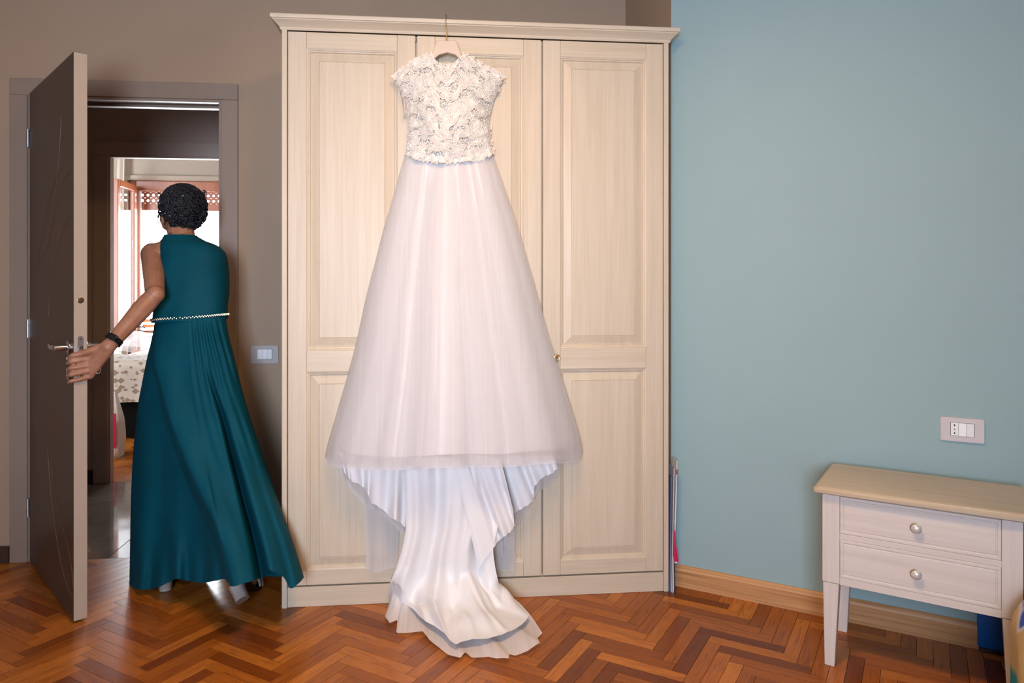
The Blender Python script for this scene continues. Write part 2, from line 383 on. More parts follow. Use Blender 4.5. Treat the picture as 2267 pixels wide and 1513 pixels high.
# --- parquet: herringbone planks, each an object of its own
def clip(poly, room):
    out = poly
    n = len(room)
    for i in range(n):
        a = room[i]; b_ = room[(i+1) % n]; inp = out; out = []
        if not inp: return []
        ins = lambda p: (b_[0]-a[0])*(p[1]-a[1])-(b_[1]-a[1])*(p[0]-a[0]) <= 1e-9
        for k in range(len(inp)):
            p, q = inp[k-1], inp[k]
            if ins(p) != ins(q):
                d1 = (b_[0]-a[0])*(p[1]-a[1])-(b_[1]-a[1])*(p[0]-a[0]); d2 = (b_[0]-a[0])*(q[1]-a[1])-(b_[1]-a[1])*(q[0]-a[0])
                t = d1/(d1-d2); out.append((p[0]+(q[0]-p[0])*t, p[1]+(q[1]-p[1])*t))
            if ins(q): out.append(q)
    return out
def onscreen(x, y):
    if y < .3: return 0
    px = CX+F*x/y; py = HY+F*CH/y
    return -60 < px < 2330 and py < 1580
PW, PL = .0486, .294
fl = obj('floor', prism(bmesh.new(), [(p.x, p.y) for p in reversed(ROOM)], 'z', -.05, -.006), 'joint', kind='structure', label='herringbone oak parquet floor')
da = Vector((cB, sB)); db = Vector((sB, -cB))            # along and across (towards the camera)
PO = (.8444-da.x*PL-db.x*PW, 2.7076-da.y*PL-db.y*PW)
# convex room for clipping: camera side of the door wall and of the blue wall
clip_r = [(W(-2.3, .6).x, W(-2.3, .6).y), (W(1.53, .6).x, W(1.53, .6).y), (2.95, BY+(2.95-BX)*sB/cB), (2.95, -1.7), (-3.1, -1.7)]
clip_b = [(ROOM[2].x-3*cB, ROOM[2].y-3*sB), (ROOM[2].x+4*cB, ROOM[2].y+4*sB), (4.5, -3), (-4, -3)]
planks = []; far = bmesh.new()
gap = .0007
def add_plank(ox, oy, vert):
    L_, W_ = (PW, PL) if vert else (PL, PW)
    rect = [(ox+gap, oy+gap), (ox+L_-gap, oy+gap), (ox+L_-gap, oy+W_-gap), (ox+gap, oy+W_-gap)]
    wp = [(PO[0]+da.x*a+db.x*b_, PO[1]+da.y*a+db.y*b_) for a, b_ in rect]
    cx_ = sum(p[0] for p in wp)/4; cy_ = sum(p[1] for p in wp)/4
    if not (-3.3 < cx_ < 3.1 and -1.9 < cy_ < 3.9): return
    wp = clip(wp, clip_r) if len(wp) else wp
    if wp and cx_ > BX-.1: wp = clip(wp, [clip_b[0], clip_b[1], clip_b[2], clip_b[3]])
    if len(wp) < 3: return
    ar = abs(sum(wp[i-1][0]*wp[i][1]-wp[i][0]*wp[i-1][1] for i in range(len(wp))))/2
    if ar < 1e-4: return
    planks.append((wp, cx_, cy_, vert))
for i in range(-100, 101):
    for j in range(-16, 17):
        ox = i*PW+j*PL; oy = i*PW-j*PL
        add_plank(ox, oy, False); add_plank(ox+PL, oy+PW-PL, True)
vis = [p for p in planks if onscreen(p[1], p[2]) and p[2] > 2.15]
rest = [p for p in planks if p not in vis]
vis.sort(key=lambda p: p[2])
def hidden(p):                                           # under the wardrobe
    l = toW((p[1], p[2], 0)); return (.05 < l.x < 1.5 and l.y > .08)
rest += [p for p in vis if hidden(p)]; vis = [p for p in vis if not hidden(p)]
rest += vis[300:]; vis = vis[:300]
print('planks', len(vis), len(rest))
def plank_bm(bm, pts, z):
    v0 = [bm.verts.new((x, y, -.010)) for x, y in pts]; v1 = [bm.verts.new((x, y, z)) for x, y in pts]; n = len(pts)
    f = bm.faces.new(v1)
    if f.calc_area() and f.normal.z < 0: pass
    for k in range(n): bm.faces.new((v0[k], v0[(k+1) % n], v1[(k+1) % n], v1[k]))
    bmesh.ops.recalc_face_normals(bm, faces=bm.faces[:])
ia = math.atan2(da.y, da.x); ib = math.atan2(db.y, db.x)
rp = random.Random(3)
for wp, cx_, cy_, vert in vis:
    a = ib if vert else ia; c_, s_ = math.cos(-a), math.sin(-a)
    pts = [((x-cx_)*c_-(y-cy_)*s_, (x-cx_)*s_+(y-cy_)*c_) for x, y in wp]
    bm = bmesh.new(); plank_bm(bm, pts, 0)
    o = obj('plank', bm, 'parquet', fl); o.location = (cx_, cy_, -rp.random()*.0005); o.rotation_euler = (0, 0, a)
bm = bmesh.new()
for wp, cx_, cy_, vert in rest:
    plank_sub = wp; v1 = [bm.verts.new((x, y, -.0003)) for x, y in wp]; f = bm.faces.new(v1)
    f.normal_update()
    if f.normal.z < 0: f.normal_flip()
obj('plank', bm, 'parquet_far', fl, kind='stuff')

# ------------------------------------------------------------------ DOOR 1: casing + open leaf
d1 = empty('door_1', (AX, AY, 0), WA, kind='structure', label='taupe room door standing open, held by the woman in teal')
def casing(parent, x0, x1, zt, yf, cw, inner, th, mat='lacquer', back=True):
    for s, xx in ((-1, x0), (1, x1)):
        a, b_ = (xx-cw, xx-.012) if s < 0 else (xx+.012, xx+cw)
        obj('casing', box(a, b_, yf-.014, yf+.002, 0, zt+.012+0, bev=.002), mat, parent)
        a, b_ = (xx-.02, xx) if s < 0 else (xx, xx+.02)
        obj('jamb', box(a, b_, yf-.006, yf+th, 0, zt+.02, bev=.0015), mat, parent)
        if back:
            a, b_ = (xx-cw, xx-.012) if s < 0 else (xx+.012, xx+cw)
            obj('casing', box(a, b_, yf+th-.002, yf+th+.014, 0, zt+.012, bev=.002), mat, parent)
    obj('head_casing', box(x0-cw, x1+cw-.0, yf-.014, yf+.002, zt+.0125, zt+cw, bev=.002), mat, parent)
    obj('head_jamb', box(x0, x1, yf-.006, yf+th, zt, zt+.02, bev=.0015), mat, parent)
    if back: obj('head_casing', box(x0-cw, x1+cw, yf+th-.002, yf+th+.014, zt+.0125, zt+cw, bev=.002), mat, parent)
casing(d1, oL, oR, oT, .6, .087, 0, TH)
obj('door_stop', box(oR-.012, oR, .665, .70, 0, oT, bev=.001), 'lacquer', d1)
obj('door_stop', box(oL, oR-.012, .665, .70, oT-.012, oT, bev=.001), 'lacquer', d1)
H = Vector((-2.154, 3.228, 0)); FE = Vector((-1.609, 2.652, 0)); dd = (FE-H); LW = dd.length; dd.normalize(); dn = Vector((-dd.y, dd.x, 0))
DA = math.atan2(dd.y, dd.x)
def D(x, y, z): return H+dd*x+dn*y+Vector((0, 0, z))
hl = toW(H)
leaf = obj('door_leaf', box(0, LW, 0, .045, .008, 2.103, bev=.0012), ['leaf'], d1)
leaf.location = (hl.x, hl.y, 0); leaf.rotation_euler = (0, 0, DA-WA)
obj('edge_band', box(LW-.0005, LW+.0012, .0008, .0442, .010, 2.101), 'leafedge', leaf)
def Dl(px, py):                                         # photo pixel -> leaf (x, z) on its near face
    rx, rz = ray(px, py); t = (-H.y*dn.y-H.x*dn.x)/-(rx*dn.x+dn.y)
    p = Vector((rx*t, t, CH+rz*t)); return ((p-H).dot(dd), p.z)
for pts in ([(162, 372), (150, 366), (135, 376), (118, 410), (104, 460), (98, 500), (86, 560), (78, 590)],
            [(162, 372), (152, 380), (132, 420), (122, 470), (112, 520), (98, 560), (84, 580)],
            [(162, 470), (152, 480), (138, 510), (128, 550), (118, 600), (110, 650), (108, 700)],
            [(162, 1300), (158, 1250), (148, 1200), (132, 1140), (120, 1080), (115, 1010), (113, 940)],
            [(162, 1325), (150, 1300), (136, 1250), (124, 1180), (114, 1100), (106, 1000)],
            [(136, 260), (134, 300), (130, 360), (122, 430), (112, 500), (104, 560)]):
    q = [Dl(*p) for p in pts]; q = [(min(max(a, .01), LW-.002), b_) for a, b_ in q]
    T = [(i, p) for i, p in enumerate(q)]
    cur = [Vector((stab([(i, p[0]) for i, p in T], t/4), -.0002, stab([(i, p[1]) for i, p in T], t/4))) for t in range(4*(len(q)-1)+1)]
    obj('inlay_line', tube(bmesh.new(), cur, .0016, 5), 'groove', leaf)
hz = 1.013
for side in (-1, 1):
    y0 = 0 if side < 0 else .045
    h = obj('door_handle', lathe(bmesh.new(), [(.026, 0), (.026, .007), (.023, .009), (.011, .010), (.010, .045), (.009, .05)], Matrix.Translation((LW-.055, y0, hz)) @ Matrix.Rotation(PI/2*(1 if side < 0 else -1), 4, 'X')), 'chrome', leaf, smooth=35)
    yy = y0+side*.048
    bm = bmesh.new()
    pts = [(LW-.048, yy, hz), (LW-.075, yy, hz), (LW-.11, yy+side*.002, hz-.001), (LW-.15, yy-side*.002, hz+.002), (LW-.178, yy-side*.010, hz+.005)]
    tube(bm, pts, [.010, .0095, .0085, .0078, .006], 12); obj('lever', bm, 'chrome', h, smooth=50)
    obj('key_rose', lathe(bmesh.new(), [(.024, 0), (.024, .006), (.021, .008), (.006, .008), (.006, .004)], Matrix.Translation((LW-.055, y0, hz-.10)) @ Matrix.Rotation(PI/2*(1 if side < 0 else -1), 4, 'X')), 'chrome', leaf, smooth=35)
def stadium(bm, cy, cz, hw, hh, x0, x1):
    pts = [(cy+hw*math.cos(a), cz+(hh-hw)+hw*math.sin(a)) for a in [k*PI/8 for k in range(9)]]+[(cy+hw*math.cos(a), cz-(hh-hw)+hw*math.sin(a)) for a in [PI+k*PI/8 for k in range(9)]]
    return prism(bm, pts, 'x', x0, x1)
lk = obj('lock_plate', stadium(bmesh.new(), .022, 1.247-(795-630)/1600*2.67, .0095, .085, LW, LW+.0025), 'steel', leaf, smooth=35)
obj('latch_bolt', box(LW+.0025, LW+.010, .016, .028, .992, 1.022, bev=.003), 'chrome', lk)
obj('screw', lathe(bmesh.new(), [(.0035, 0), (.003, .001)], Matrix.Translation((LW+.0025, .022, 1.045)) @ Matrix.Rotation(PI/2, 4, 'Y'), 10), 'chrome', lk)
obj('door_bolt', lathe(bmesh.new(), [(.0115, 0), (.0115, .0018), (.0095, .0025), (.004, .0025), (.004, .0035), (.002, .0035)], Matrix.Translation((LW+.001, .022, 1.247-(665-630)/1600*2.67)) @ Matrix.Rotation(PI/2, 4, 'Y')), 'knobring', leaf, smooth=35)
for z in (.25, 1.05, 1.9):
    obj('hinge', tube(bmesh.new(), [(-.004, -.006, z-.04), (-.004, -.006, z+.04)], .007, 10), 'steel', leaf, smooth=40)

# ------------------------------------------------------------------ HALL + BEDROOM BEYOND
HW = 1.914; T2 = .045
MATS['hall_bounce'] = paint('hall_bounce_paint', (.75, .68, .62))  # unseen hall sides and ceiling made pale to bounce light into the hall
HC = 2.62
bm = bmesh.new()
sx0, sx1 = Q(245, 630, HW).x, Q(245, 630, HW).x+.80; s_t = 2.045
bx(bm, -3.4, sx0-.02, HW, HW+T2, 0, CEIL); bx(bm, sx1+.02, .8, HW, HW+T2, 0, CEIL); bx(bm, sx0-.02, sx1+.02, HW, HW+T2, s_t+.02, CEIL)
MATS['hallwall'] = paint('taupe_hall_paint', (.50, .38, .33)); MATS['lacquer_dark'] = plain('brown_hall_lacquer', (.52, .40, .345), .5, var=.03, bmp=.03)
wfr('wall_hall', bm, 'hallwall', kind='structure', label='dim taupe hall wall seen through the doorway')
d2 = empty('door_2', (AX, AY, 0), WA, kind='structure', label='second doorway frame across the dark hall')
casing(d2, sx0, sx1, s_t, HW, .10, 0, T2, 'lacquer_dark')
for nm, a in (('wall_hall_left', (-3.4, -3.3)), ('wall_hall_right', (.7, .8))):
    wfr(nm, box(a[0], a[1], .72, HW, 0, CEIL), 'hall_bounce', kind='structure')
wfr('ceiling_hall', box(-3.4, .8, .72, HW, HC, HC+.1), 'hall_bounce', kind='structure')
wfr('baseboard_hall', box(-3.3, sx0-.10, HW-.014, HW, 0, .085, bev=.003), 'dark_wood', kind='structure', label='dark skirting board in the hall')
fh = wfr('floor_hall', box(-3.3, .7, .598, HW+.02, -.05, -.004), 'joint', kind='structure', label='polished grey-brown marble hall floor')
ex = -3.3
for i in range(5):
    o = obj('marble_tile', box(ex+.001, ex+.799, .602, HW+.018, -.02, -.0005, bev=.001), 'marble', fh); ex += .8
# bedroom
BZ = CEIL; WY = 5.35
def bz(name, bm, mat, **kw): return wfr(name, bm, mat, kind='structure', **kw)
# window opening at the far wall
wx0 = Q(296, 630, WY).x-.07; wx1 = wx0+1.75; wz0, wz1 = .45, 2.38
bm = bmesh.new(); bx(bm, -4.4, wx0, WY, WY+.25, 0, BZ); bx(bm, wx1, .2, WY, WY+.25, 0, BZ); bx(bm, wx0, wx1, WY, WY+.25, 0, wz0); bx(bm, wx0, wx1, WY, WY+.25, wz1, BZ)
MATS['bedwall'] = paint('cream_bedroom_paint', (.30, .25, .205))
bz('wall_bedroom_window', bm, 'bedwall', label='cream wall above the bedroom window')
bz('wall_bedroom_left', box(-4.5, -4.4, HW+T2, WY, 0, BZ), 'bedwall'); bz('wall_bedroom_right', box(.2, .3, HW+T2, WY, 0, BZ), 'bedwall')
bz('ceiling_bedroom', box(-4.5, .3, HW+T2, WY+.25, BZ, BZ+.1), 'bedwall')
fb = wfr('floor_bedroom', box(-4.5, .3, HW+.02, WY+.25, -.05, -.006), 'joint', kind='structure', label='warm herringbone parquet floor of the bedroom beyond')
pb = bmesh.new()
for i in range(-50, 50):
    for j in range(-9, 9):
        for vert in (0, 1):
            ox = i*.07+j*.35+(.35 if vert else 0); oy = i*.07-j*.35+((.07-.35) if vert else 0)
            a = .7071; r4 = [(0, 0), (.07 if vert else .35, 0), (.07 if vert else .35, .35 if vert else .07), (0, .35 if vert else .07)]
            pts = [(-2.2+((ox+p[0])*a-(oy+p[1])*a), 3.7+((ox+p[0])*a+(oy+p[1])*a)) for p in r4]
            if -4.9 < pts[0][0] < .6 and HW-.5 < pts[0][1] < WY+.5: pts = clip(pts, [(-4.4, HW+.0205), (-4.4, WY), (.2, WY), (.2, HW+.0205)])
            else: continue
            if len(pts) > 2:
                g_ = .001; cxx = sum(p[0] for p in pts)/len(pts); cyy = sum(p[1] for p in pts)/len(pts)
                f = pb.faces.new([pb.verts.new((p[0]+(cxx-p[0])*.012, p[1]+(cyy-p[1])*.012, -.001)) for p in pts]); f.normal_update()
                if f.normal.z < 0: f.normal_flip()
obj('plank', pb, 'parquet_far', fb, kind='stuff')
win = empty('window_1', (AX, AY, 0), WA, kind='structure', label='orange wood bedroom window with roller shutter box, one sash open inwards')
fr = bmesh.new(); fy0, fy1 = WY+.05, WY+.12
for a in ((wx0, wx0+.07, wz0, wz1), (wx1-.07, wx1, wz0, wz1), (wx0+.07, wx1-.07, wz1-.11, wz1), (wx0+.07, wx1-.07, wz0, wz0+.07)): bx(fr, a[0], a[1], fy0, fy1, a[2], a[3], bev=.006)
obj('window_frame', fr, 'orange_wood', win)
# roller shutter hanging below the head, with light holes (real openings)
shx0, shx1 = wx0+.075, wx0+.95; z = wz1-.115
for k in range(3):
    zz = z-.06*(k+1)
    bm = bmesh.new()
    if k < 2:
        nc_ = int((shx1-shx0)/.058); cw_ = (shx1-shx0)/nc_
        for c_ in range(nc_):
            mx_, mz_ = shx0+(c_+.5)*cw_, zz+.028; ov, iv = [], []
            for a_ in range(16):
                an = a_*PI/8; dx_, dz_ = math.cos(an), math.sin(an); m_ = max(abs(dx_)/(cw_/2), abs(dz_)/.0305)
                ov.append(bm.verts.new((mx_+dx_/m_, WY+.145, mz_+dz_/m_))); iv.append(bm.verts.new((mx_+dx_*.0125, WY+.145, mz_+dz_*.0125)))
            for a_ in range(16): bm.faces.new((ov[a_], ov[(a_+1) % 16], iv[(a_+1) % 16], iv[a_]))
    else: bx(bm, shx0, shx1, WY+.14, WY+.155, zz-.02, zz+.058, bev=.004)
    obj('shutter_slat', bm, 'orange_wood', win)
obj('shutter_slat', box(shx0, shx1, WY+.14, WY+.152, z-.002, z+.11), 'orange_wood', win)
obj('shutter_guide', box(shx0-.01, shx0+.025, WY+.12, WY+.17, wz0, wz1, bev=.003), 'paper', win)
bm = bmesh.new(); bx(bm, shx1+.0, wx1-.07, WY+.1, WY+.13, wz1-.26, wz1-.11, bev=.004); obj('upper_panel', bm, 'orange_wood', win)
obj('sill', box(wx0-.03, wx1+.03, WY-.03, WY+.24, wz0-.04, wz0, bev=.004), 'marble', win)
# open sash on the left
s0 = Q(293, 630, WY-.01).x
sa = empty('sash', (s0, WY-.01, 0), math.radians(-88), parent=win)
sw, sb, st = .50, .80, wz1-.06
bm = bmesh.new()
for a in ((0, .06, sb, st), (sw-.06, sw, sb, st), (.06, sw-.06, st-.07, st), (.06, sw-.06, sb, sb+.08)): bx(bm, a[0], a[1], 0, .045, a[2], a[3], bev=.005)
obj('sash_frame', bm, 'orange_wood', sa); obj('glass_pane', box(.06, sw-.06, .02, .024, sb+.08, st-.07), 'glass', sa)
# curtain and pelmet
cx0 = Q(236, 400, WY-.22).x
bm = bmesh.new()
def cf(u, v):
    return Vector((s0-.40+u*(.365-.05*v), WY-.12+.030*math.sin(u*34)*(.6+.4*v)+.01*math.sin(u*11+v*3), 2.66-v*(2.62)))
grid(bm, cf, 90, 20)
o = wfr('curtain', bm, 'curtain', None, smooth=180, label='cream gathered curtain beside the bedroom window', cat='curtain')
rd = empty('curtain_rod', (AX, AY, 0), WA, label='slim white rail carrying the cream bedroom curtain', cat='curtain rail')
obj('rod', tube(bmesh.new(), [(cx0-.1, WY-.12, 2.675), (wx1, WY-.12, 2.675)], .010, 10), 'paper', rd, smooth=40)
for xx in (cx0-.05, wx1-.05): obj('bracket', box(xx-.01, xx+.01, WY-.12, WY+.001, 2.665, 2.685, bev=.002), 'paper', rd)
wfr('trim_1', box(wx0-.2, wx1+.2, WY-.035, WY, wz1+.005, wz1+.05, bev=.004), 'bedwall', kind='structure', label='plain cream architrave strip over the window')
# balcony parapet and folding chair outside
bal = wfr('balcony', bmesh.new(), 'paper') if 0 else None
bm = bmesh.new(); bx(bm, -4.6, .6, WY+.25, WY+1.7, -.12, -.02)
wfr('floor_balcony', bm, 'marble', kind='structure')
ch = empty('folding_chair', tuple(W(Q(322, 740, WY+.75).x, WY+.75)), WA+.5, label='slatted wooden folding chair out on the balcony', cat='chair')
for s in (-1, 1):
    obj('leg', tube(bmesh.new(), [(s*.2, -.22, .0), (s*.2, .14, .86)], .013, 8), 'orange_wood', ch, smooth=50)
    obj('leg', tube(bmesh.new(), [(s*.17, .22, .0), (s*.17, -.2, .46)], .013, 8), 'orange_wood', ch, smooth=50)
for k in range(5): obj('seat_slat', box(-.2, .2, -.2+k*.075, -.15+k*.075, .45, .465, bev=.003), 'orange_wood', ch)
for k in range(4):
    z = .60+k*.065; y = -.22+.36*z/.86; obj('back_slat', box(-.2, .2, y-.008, y+.008, z, z+.035, bev=.003), 'orange_wood', ch)
# bed with leaf-print duvet
bl = Q(215, 900, 3.2).x
bx0, bx1, by0, by1 = Q(235, 965, 3.22).x, Q(235, 965, 3.22).x+1.9, 3.22, 4.9
bed = empty('bed', (AX, AY, 0), WA, label='black-based bed with a cream and brown leaf-print duvet, seen beyond the hall', cat='bed')
obj('bed_base', box(bx0+.02, bx1-.1, by0+.03, by1, .015, .40, bev=.02, seg=2), 'bed_dark', bed, smooth=40)
def duv(u, v):
    # u across the bed, v from the hem at the near side up and over
    x = bx0-.02+u*(bx1-bx0)
    s = v*2.1
    if s < .34: y, z = by0-.035-.01*math.sin(u*30), .33+s*.86-.03*math.sin(u*4+1)*(.34-s)*3
    else: t = s-.34; y, z = by0-.03+t*.95, .625+.035*(1-math.exp(-t*9))
    n = noise.noise(Vector((u*5, s*4, 1)))
    return Vector((x, y-.03*n*(1 if s < .36 else 0), z+.022*n+.012*math.sin(u*17+s*5)))
bm = bmesh.new(); grid(bm, duv, 60, 50); obj('duvet', bm, 'duvet', bed, smooth=180)
def veilf(u, v):
    a = u*2*PI; r = v
    x = Q(285, 800, 3.6).x+math.cos(a)*r*(.36+.05*math.sin(3*a)); y = 3.62+math.sin(a)*r*(.30+.05*math.cos(5*a))
    n = noise.noise(Vector((math.cos(a)*r*3, math.sin(a)*r*3, 4)))
    return Vector((x, y, .70+.13*(1-r*r)+.045*n*(1.2-r)+.01*math.sin(a*9+r*8)*r))
bm = bmesh.new(); grid(bm, veilf, 60, 14, closed=True)
wfr('veil', bm, 'tulle_thin', None, smooth=180, label='heap of white tulle veil lying on the leaf-print duvet', cat='veil')
hb = W(Q(308, 775, 3.75).x, 3.75, .845)
bm = bmesh.new(); tube(bm, [(-.13, 0, .0), (-.02, .0, .055), (.0, 0, .06), (.02, 0, .055), (.13, 0, .0), (-.13, 0, .0)], .0045, 6); tube(bm, [(0, 0, .06), (0, 0, .09), (.018, 0, .108), (.034, 0, .09)], .003, 6)
o = obj('coat_hanger', bm, 'black', None, smooth=50, label='thin black coat hanger resting on the white veil', cat='hanger'); o.location = hb; o.rotation_euler = (-1.1, .15, .1)
# paper bag just inside the bedroom
bgp = floorP(246, 1013); bw = toW(bgp)
bag = empty('shopping_bag', (bgp.x, bgp.y, 0), WA, label='white paper bag with a magenta panel on the bedroom floor', cat='bag')
def bagf(u, v):
    a = u*4; k = int(a) % 4; t = a-int(a); c4 = [(-.17, -.07), (.06, -.07), (.06, .07), (-.17, .07)]
    p, q = c4[k], c4[(k+1) % 4]; x, y = lerp(p[0], q[0], t), lerp(p[1], q[1], t)
    bul = 1+.25*math.sin(min(v*1.1, 1)*PI)*.5
    return Vector((-.055+(x+.055)*(bul if v < .6 else lerp(bul, .75, (v-.6)/.4)), y*(1-.75*max(0, v-.35)/.65)+.006*math.sin(u*25+v*9), v*.47+.006*math.sin(u*31)*v))
bm = bmesh.new(); grid(bm, bagf, 48, 14, closed=True); obj('bag_body', bm, 'paper', bag, smooth=30)
obj('printed_panel', box(-.15, .070, -.089, -.086, .08, .33), 'pink', bag)
obj('crumpled_foot', ball(bmesh.new(), (.045, -.075, .05), (.04, .03, .045), u=10, v=6), 'paper', bag)
# daylight in the bedroom comes through its window
lo = area('daylight_bedroom_window', W((wx0+wx1)/2, WY+.26, (wz0+wz1)/2), (PI/2, 0, WA+PI), wx1-wx0, wz1-wz0, 1, (1, 1, 1))
lo.data.cycles.is_portal = True

# ------------------------------------------------------------------ WARDROBE
wd = empty('wardrobe', (AX, AY, 0), WA, label='tall whitewashed pine wardrobe with three panelled doors, wedding gown hanging on it', cat='wardrobe')
WWD = 1.528; DP = .40; ZD0, ZD1 = .085, 2.222
for x0, x1 in ((0, .020), (WWD-.020, WWD)):
    obj('side_panel', box(x0, x1, -.004, DP, 0, 2.236, bev=.002), 'pine_v', wd)
obj('back_panel', box(.02, WWD-.02, DP-.012, DP, .02, 2.2), 'pine_v', wd)
obj('top_panel', box(.02, WWD-.02, .024, DP-.012, 2.205, 2.225), 'pine_h', wd)
obj('bottom_panel', box(.02, WWD-.02, .024, DP-.012, .07, .085), 'pine_h', wd)
obj('plinth', box(.0205, WWD-.0205, .004, .024, 0, .077, bev=.0015), 'pine_h', wd)
for x in (.515, 1.02): obj('partition', box(x-.009, x+.009, .026, DP-.013, .086, 2.204), 'pine_v', wd)
# cornice: mitred profile swept along front and sides (overhang, height)
prof = [(-.002, 2.226), (.004, 2.226), (.007, 2.232), (.007, 2.236), (.010, 2.240), (.028, 2.256), (.031, 2.258), (.031, 2.261), (.036, 2.263), (.037, 2.266), (.037, 2.276), (.034, 2.279), (-.002, 2.279)]
bm = bmesh.new(); rings = []
rr_len = .05
for st_ in range(4):
    ring = []
    for o_, z in prof:
        if st_ == 0: p = (-o_, DP, z)
        elif st_ == 1: p = (-o_, -o_, z)
        elif st_ == 2: p = (WWD+o_, -o_, z)
        else: p = (WWD+o_*.9, -.004, z)
        ring.append(bm.verts.new(p))
    rings.append(ring)
for a, b_ in zip(rings, rings[1:]):
    for k in range(len(prof)): bm.faces.new((a[k], a[(k+1) % len(prof)], b_[(k+1) % len(prof)], b_[k]))
bm.faces.new(rings[0]); bm.faces.new(rings[-1][::-1]); bmesh.ops.recalc_face_normals(bm, faces=bm.faces[:])
obj('cornice', bm, 'pine_h', wd, smooth=25)
obj('cornice_board', box(.0, WWD, -.001, DP, 2.262, 2.278), 'pine_h', wd)
dxs = [(Q(637, 600, 0).x, Q(919.5, 600, 0).x), (Q(923.5, 600, 0).x, Q(1198, 600, 0).x), (Q(1202, 600, 0).x, WWD-.0225)]
dxs[0] = (.0225, dxs[0][1])
def cab_door(x0, x1):
    dr = empty('door', (x0, 0, 0), 0, wd); w_ = x1-x0; sw_ = .070; yf = -.0; th = .022
    for a, b_ in ((0, sw_), (w_-sw_, w_)):
        bm = bmesh.new(); bx(bm, a, b_, yf, yf+th, ZD0, ZD1, bev=.0016); obj('stile', bm, 'pine_v', dr)
    # raised bead running round the door
    rails = ((2.158, ZD1), (.908, .992), (ZD0, .142))
    for z0, z1 in rails: obj('rail', box(sw_+.0004, w_-sw_-.0004, yf+.0006, yf+th-.001, z0+(0 if z0 > ZD0 else .0), z1, bev=.0014), 'pine_h', dr)
    for z0, z1 in ((.992, 2.158), (.142, .908)):
        bm = bmesh.new()
        rg = frame_ring(bm, sw_, w_-sw_, z0, z1, 0, [(0, .001), (.0055, .0035), (.0065, .0065), (.0105, .0070), (.014, .0135), (.0155, .0135), (.046, .0045), (.0475, .0062), (.0495, .0040)])
        bm.faces.new(rg[-1]); bmesh.ops.recalc_face_normals(bm, faces=bm.faces[:])
        if sum(f.normal.y for f in bm.faces) > 0: bmesh.ops.reverse_faces(bm, faces=bm.faces[:])
        obj('panel', bm, 'pine_v', dr)
    bm = bmesh.new()
    for a, b_, c_, d_ in ((.0075, .0095, ZD0+.008, ZD1-.008), (w_-.0095, w_-.0075, ZD0+.008, ZD1-.008)): bx(bm, a, b_, yf-.0008, yf+.001, c_, d_)
    obj('edge_bead', bm, 'pine_v', dr)
    return dr
doors = [cab_door(*d) for d in dxs]
# small key with brass escutcheon at the right door
k = obj('key', lathe(bmesh.new(), [(.008, 0), (.008, .002), (.003, .003), (.0025, .022)], Matrix.Translation((.052, 0, .955)) @ Matrix.Rotation(PI/2, 4, 'X')), 'brass', doors[2], smooth=40)
bm = bmesh.new(); tube(bm, [(.052+.010*math.sin(a), -.026, .955+.012*math.cos(a)) for a in [i*PI/6 for i in range(13)]], .0026, 6); 
me2 = obj('key_bow', bm, 'brass', doors[2], smooth=60)
obj('catch', tube(bmesh.new(), [(dxs[0][1]-dxs[0][0]+.002, .008, 2.203), (dxs[0][1]-dxs[0][0]+.002, .008, 2.215)], .003, 6), 'steel', doors[0])

# ------------------------------------------------------------------ WEDDING GOWN (in the wardrobe frame)
gw = empty('wedding_gown', (AX, AY, 0), WA, label='white wedding gown with lace cap-sleeve bodice and tulle skirt hanging on the wardrobe', cat='dress')
SL = [(340, 897), (370, 888), (400, 880), (450, 866), (500, 851), (570, 833), (650, 812), (720, 797), (780, 783), (850, 764), (900, 749), (950, 735), (1000, 721), (1045, 716)]
SR = [(340, 1091), (370, 1101), (400, 1112), (450, 1129), (500, 1146), (570, 1167), (650, 1190), (740, 1215), (830, 1243), (900, 1265), (960, 1283), (1000, 1291), (1045, 1293)]
HEM = [(0, 1012), (.03, 1027), (.07, 1034), (.19, 1040), (.32, 1042), (.5, 1036), (.67, 1035), (.77, 1029), (.87, 1026), (.95, 1022), (.98, 1014), (1, 998)]
def skirt_f(sc_, hem_up, depth, amp, ph, back=-.012, py0=338):
    def f(u, v):
        if u <= .62: s = u/.62; back_ = False
        else: s = 1-(u-.62)/.38; back_ = True
        hp = stab(HEM, s)-hem_up
        py = py0+(hp-py0)*v
        L, R = stab(SL, py), stab(SR, py); c = (L+R)/2; hwid = (R-L)/2*sc_
        th = PI*(1-s) if 1 else 0
        xs = -math.cos(PI*s); xs = xs*.55+(2*s-1)*.45
        px = c+hwid*xs
        bul = math.sqrt(max(0, 1-xs*xs))
        dep = (.048+depth*v)*bul
        fo = 0
        for k, (n, a, p) in enumerate(((5.3, .9, 0), (9.1, .7, 1.3), (15.7, .45, 2.1), (27.3, .18, .7))):
            fo += a*math.sin((xs*.5+.5)*n*PI+p+ph+.5*math.sin(v*2+k))
        fo *= amp*(.25+.75*v)
        if back_: return Q(px, py, back)
        yl = back-.006-dep-fo*min(1, bul*1.6)
        return Q(px, py, min(yl, back-.001))
    return f
for nm, sc_, up, dp_, am, ph, mt in (('tulle_skirt', 1, 0, .20, .017, 0, 'tulle'), ('tulle_skirt', .965, 8, .18, .017, 1.7, 'tulle')):
    bm = bmesh.new(); grid(bm, skirt_f(sc_, up, dp_, am, ph), 170, 46, closed=True); obj(nm, bm, mt, gw, smooth=180, label='outer layer of tulle' if sc_ == 1 else 'inner layer of tulle')
bm = bmesh.new(); grid(bm, skirt_f(.90, 30, .165, .011, .6), 150, 40, closed=True); obj('underskirt', bm, 'satin', gw, smooth=180)

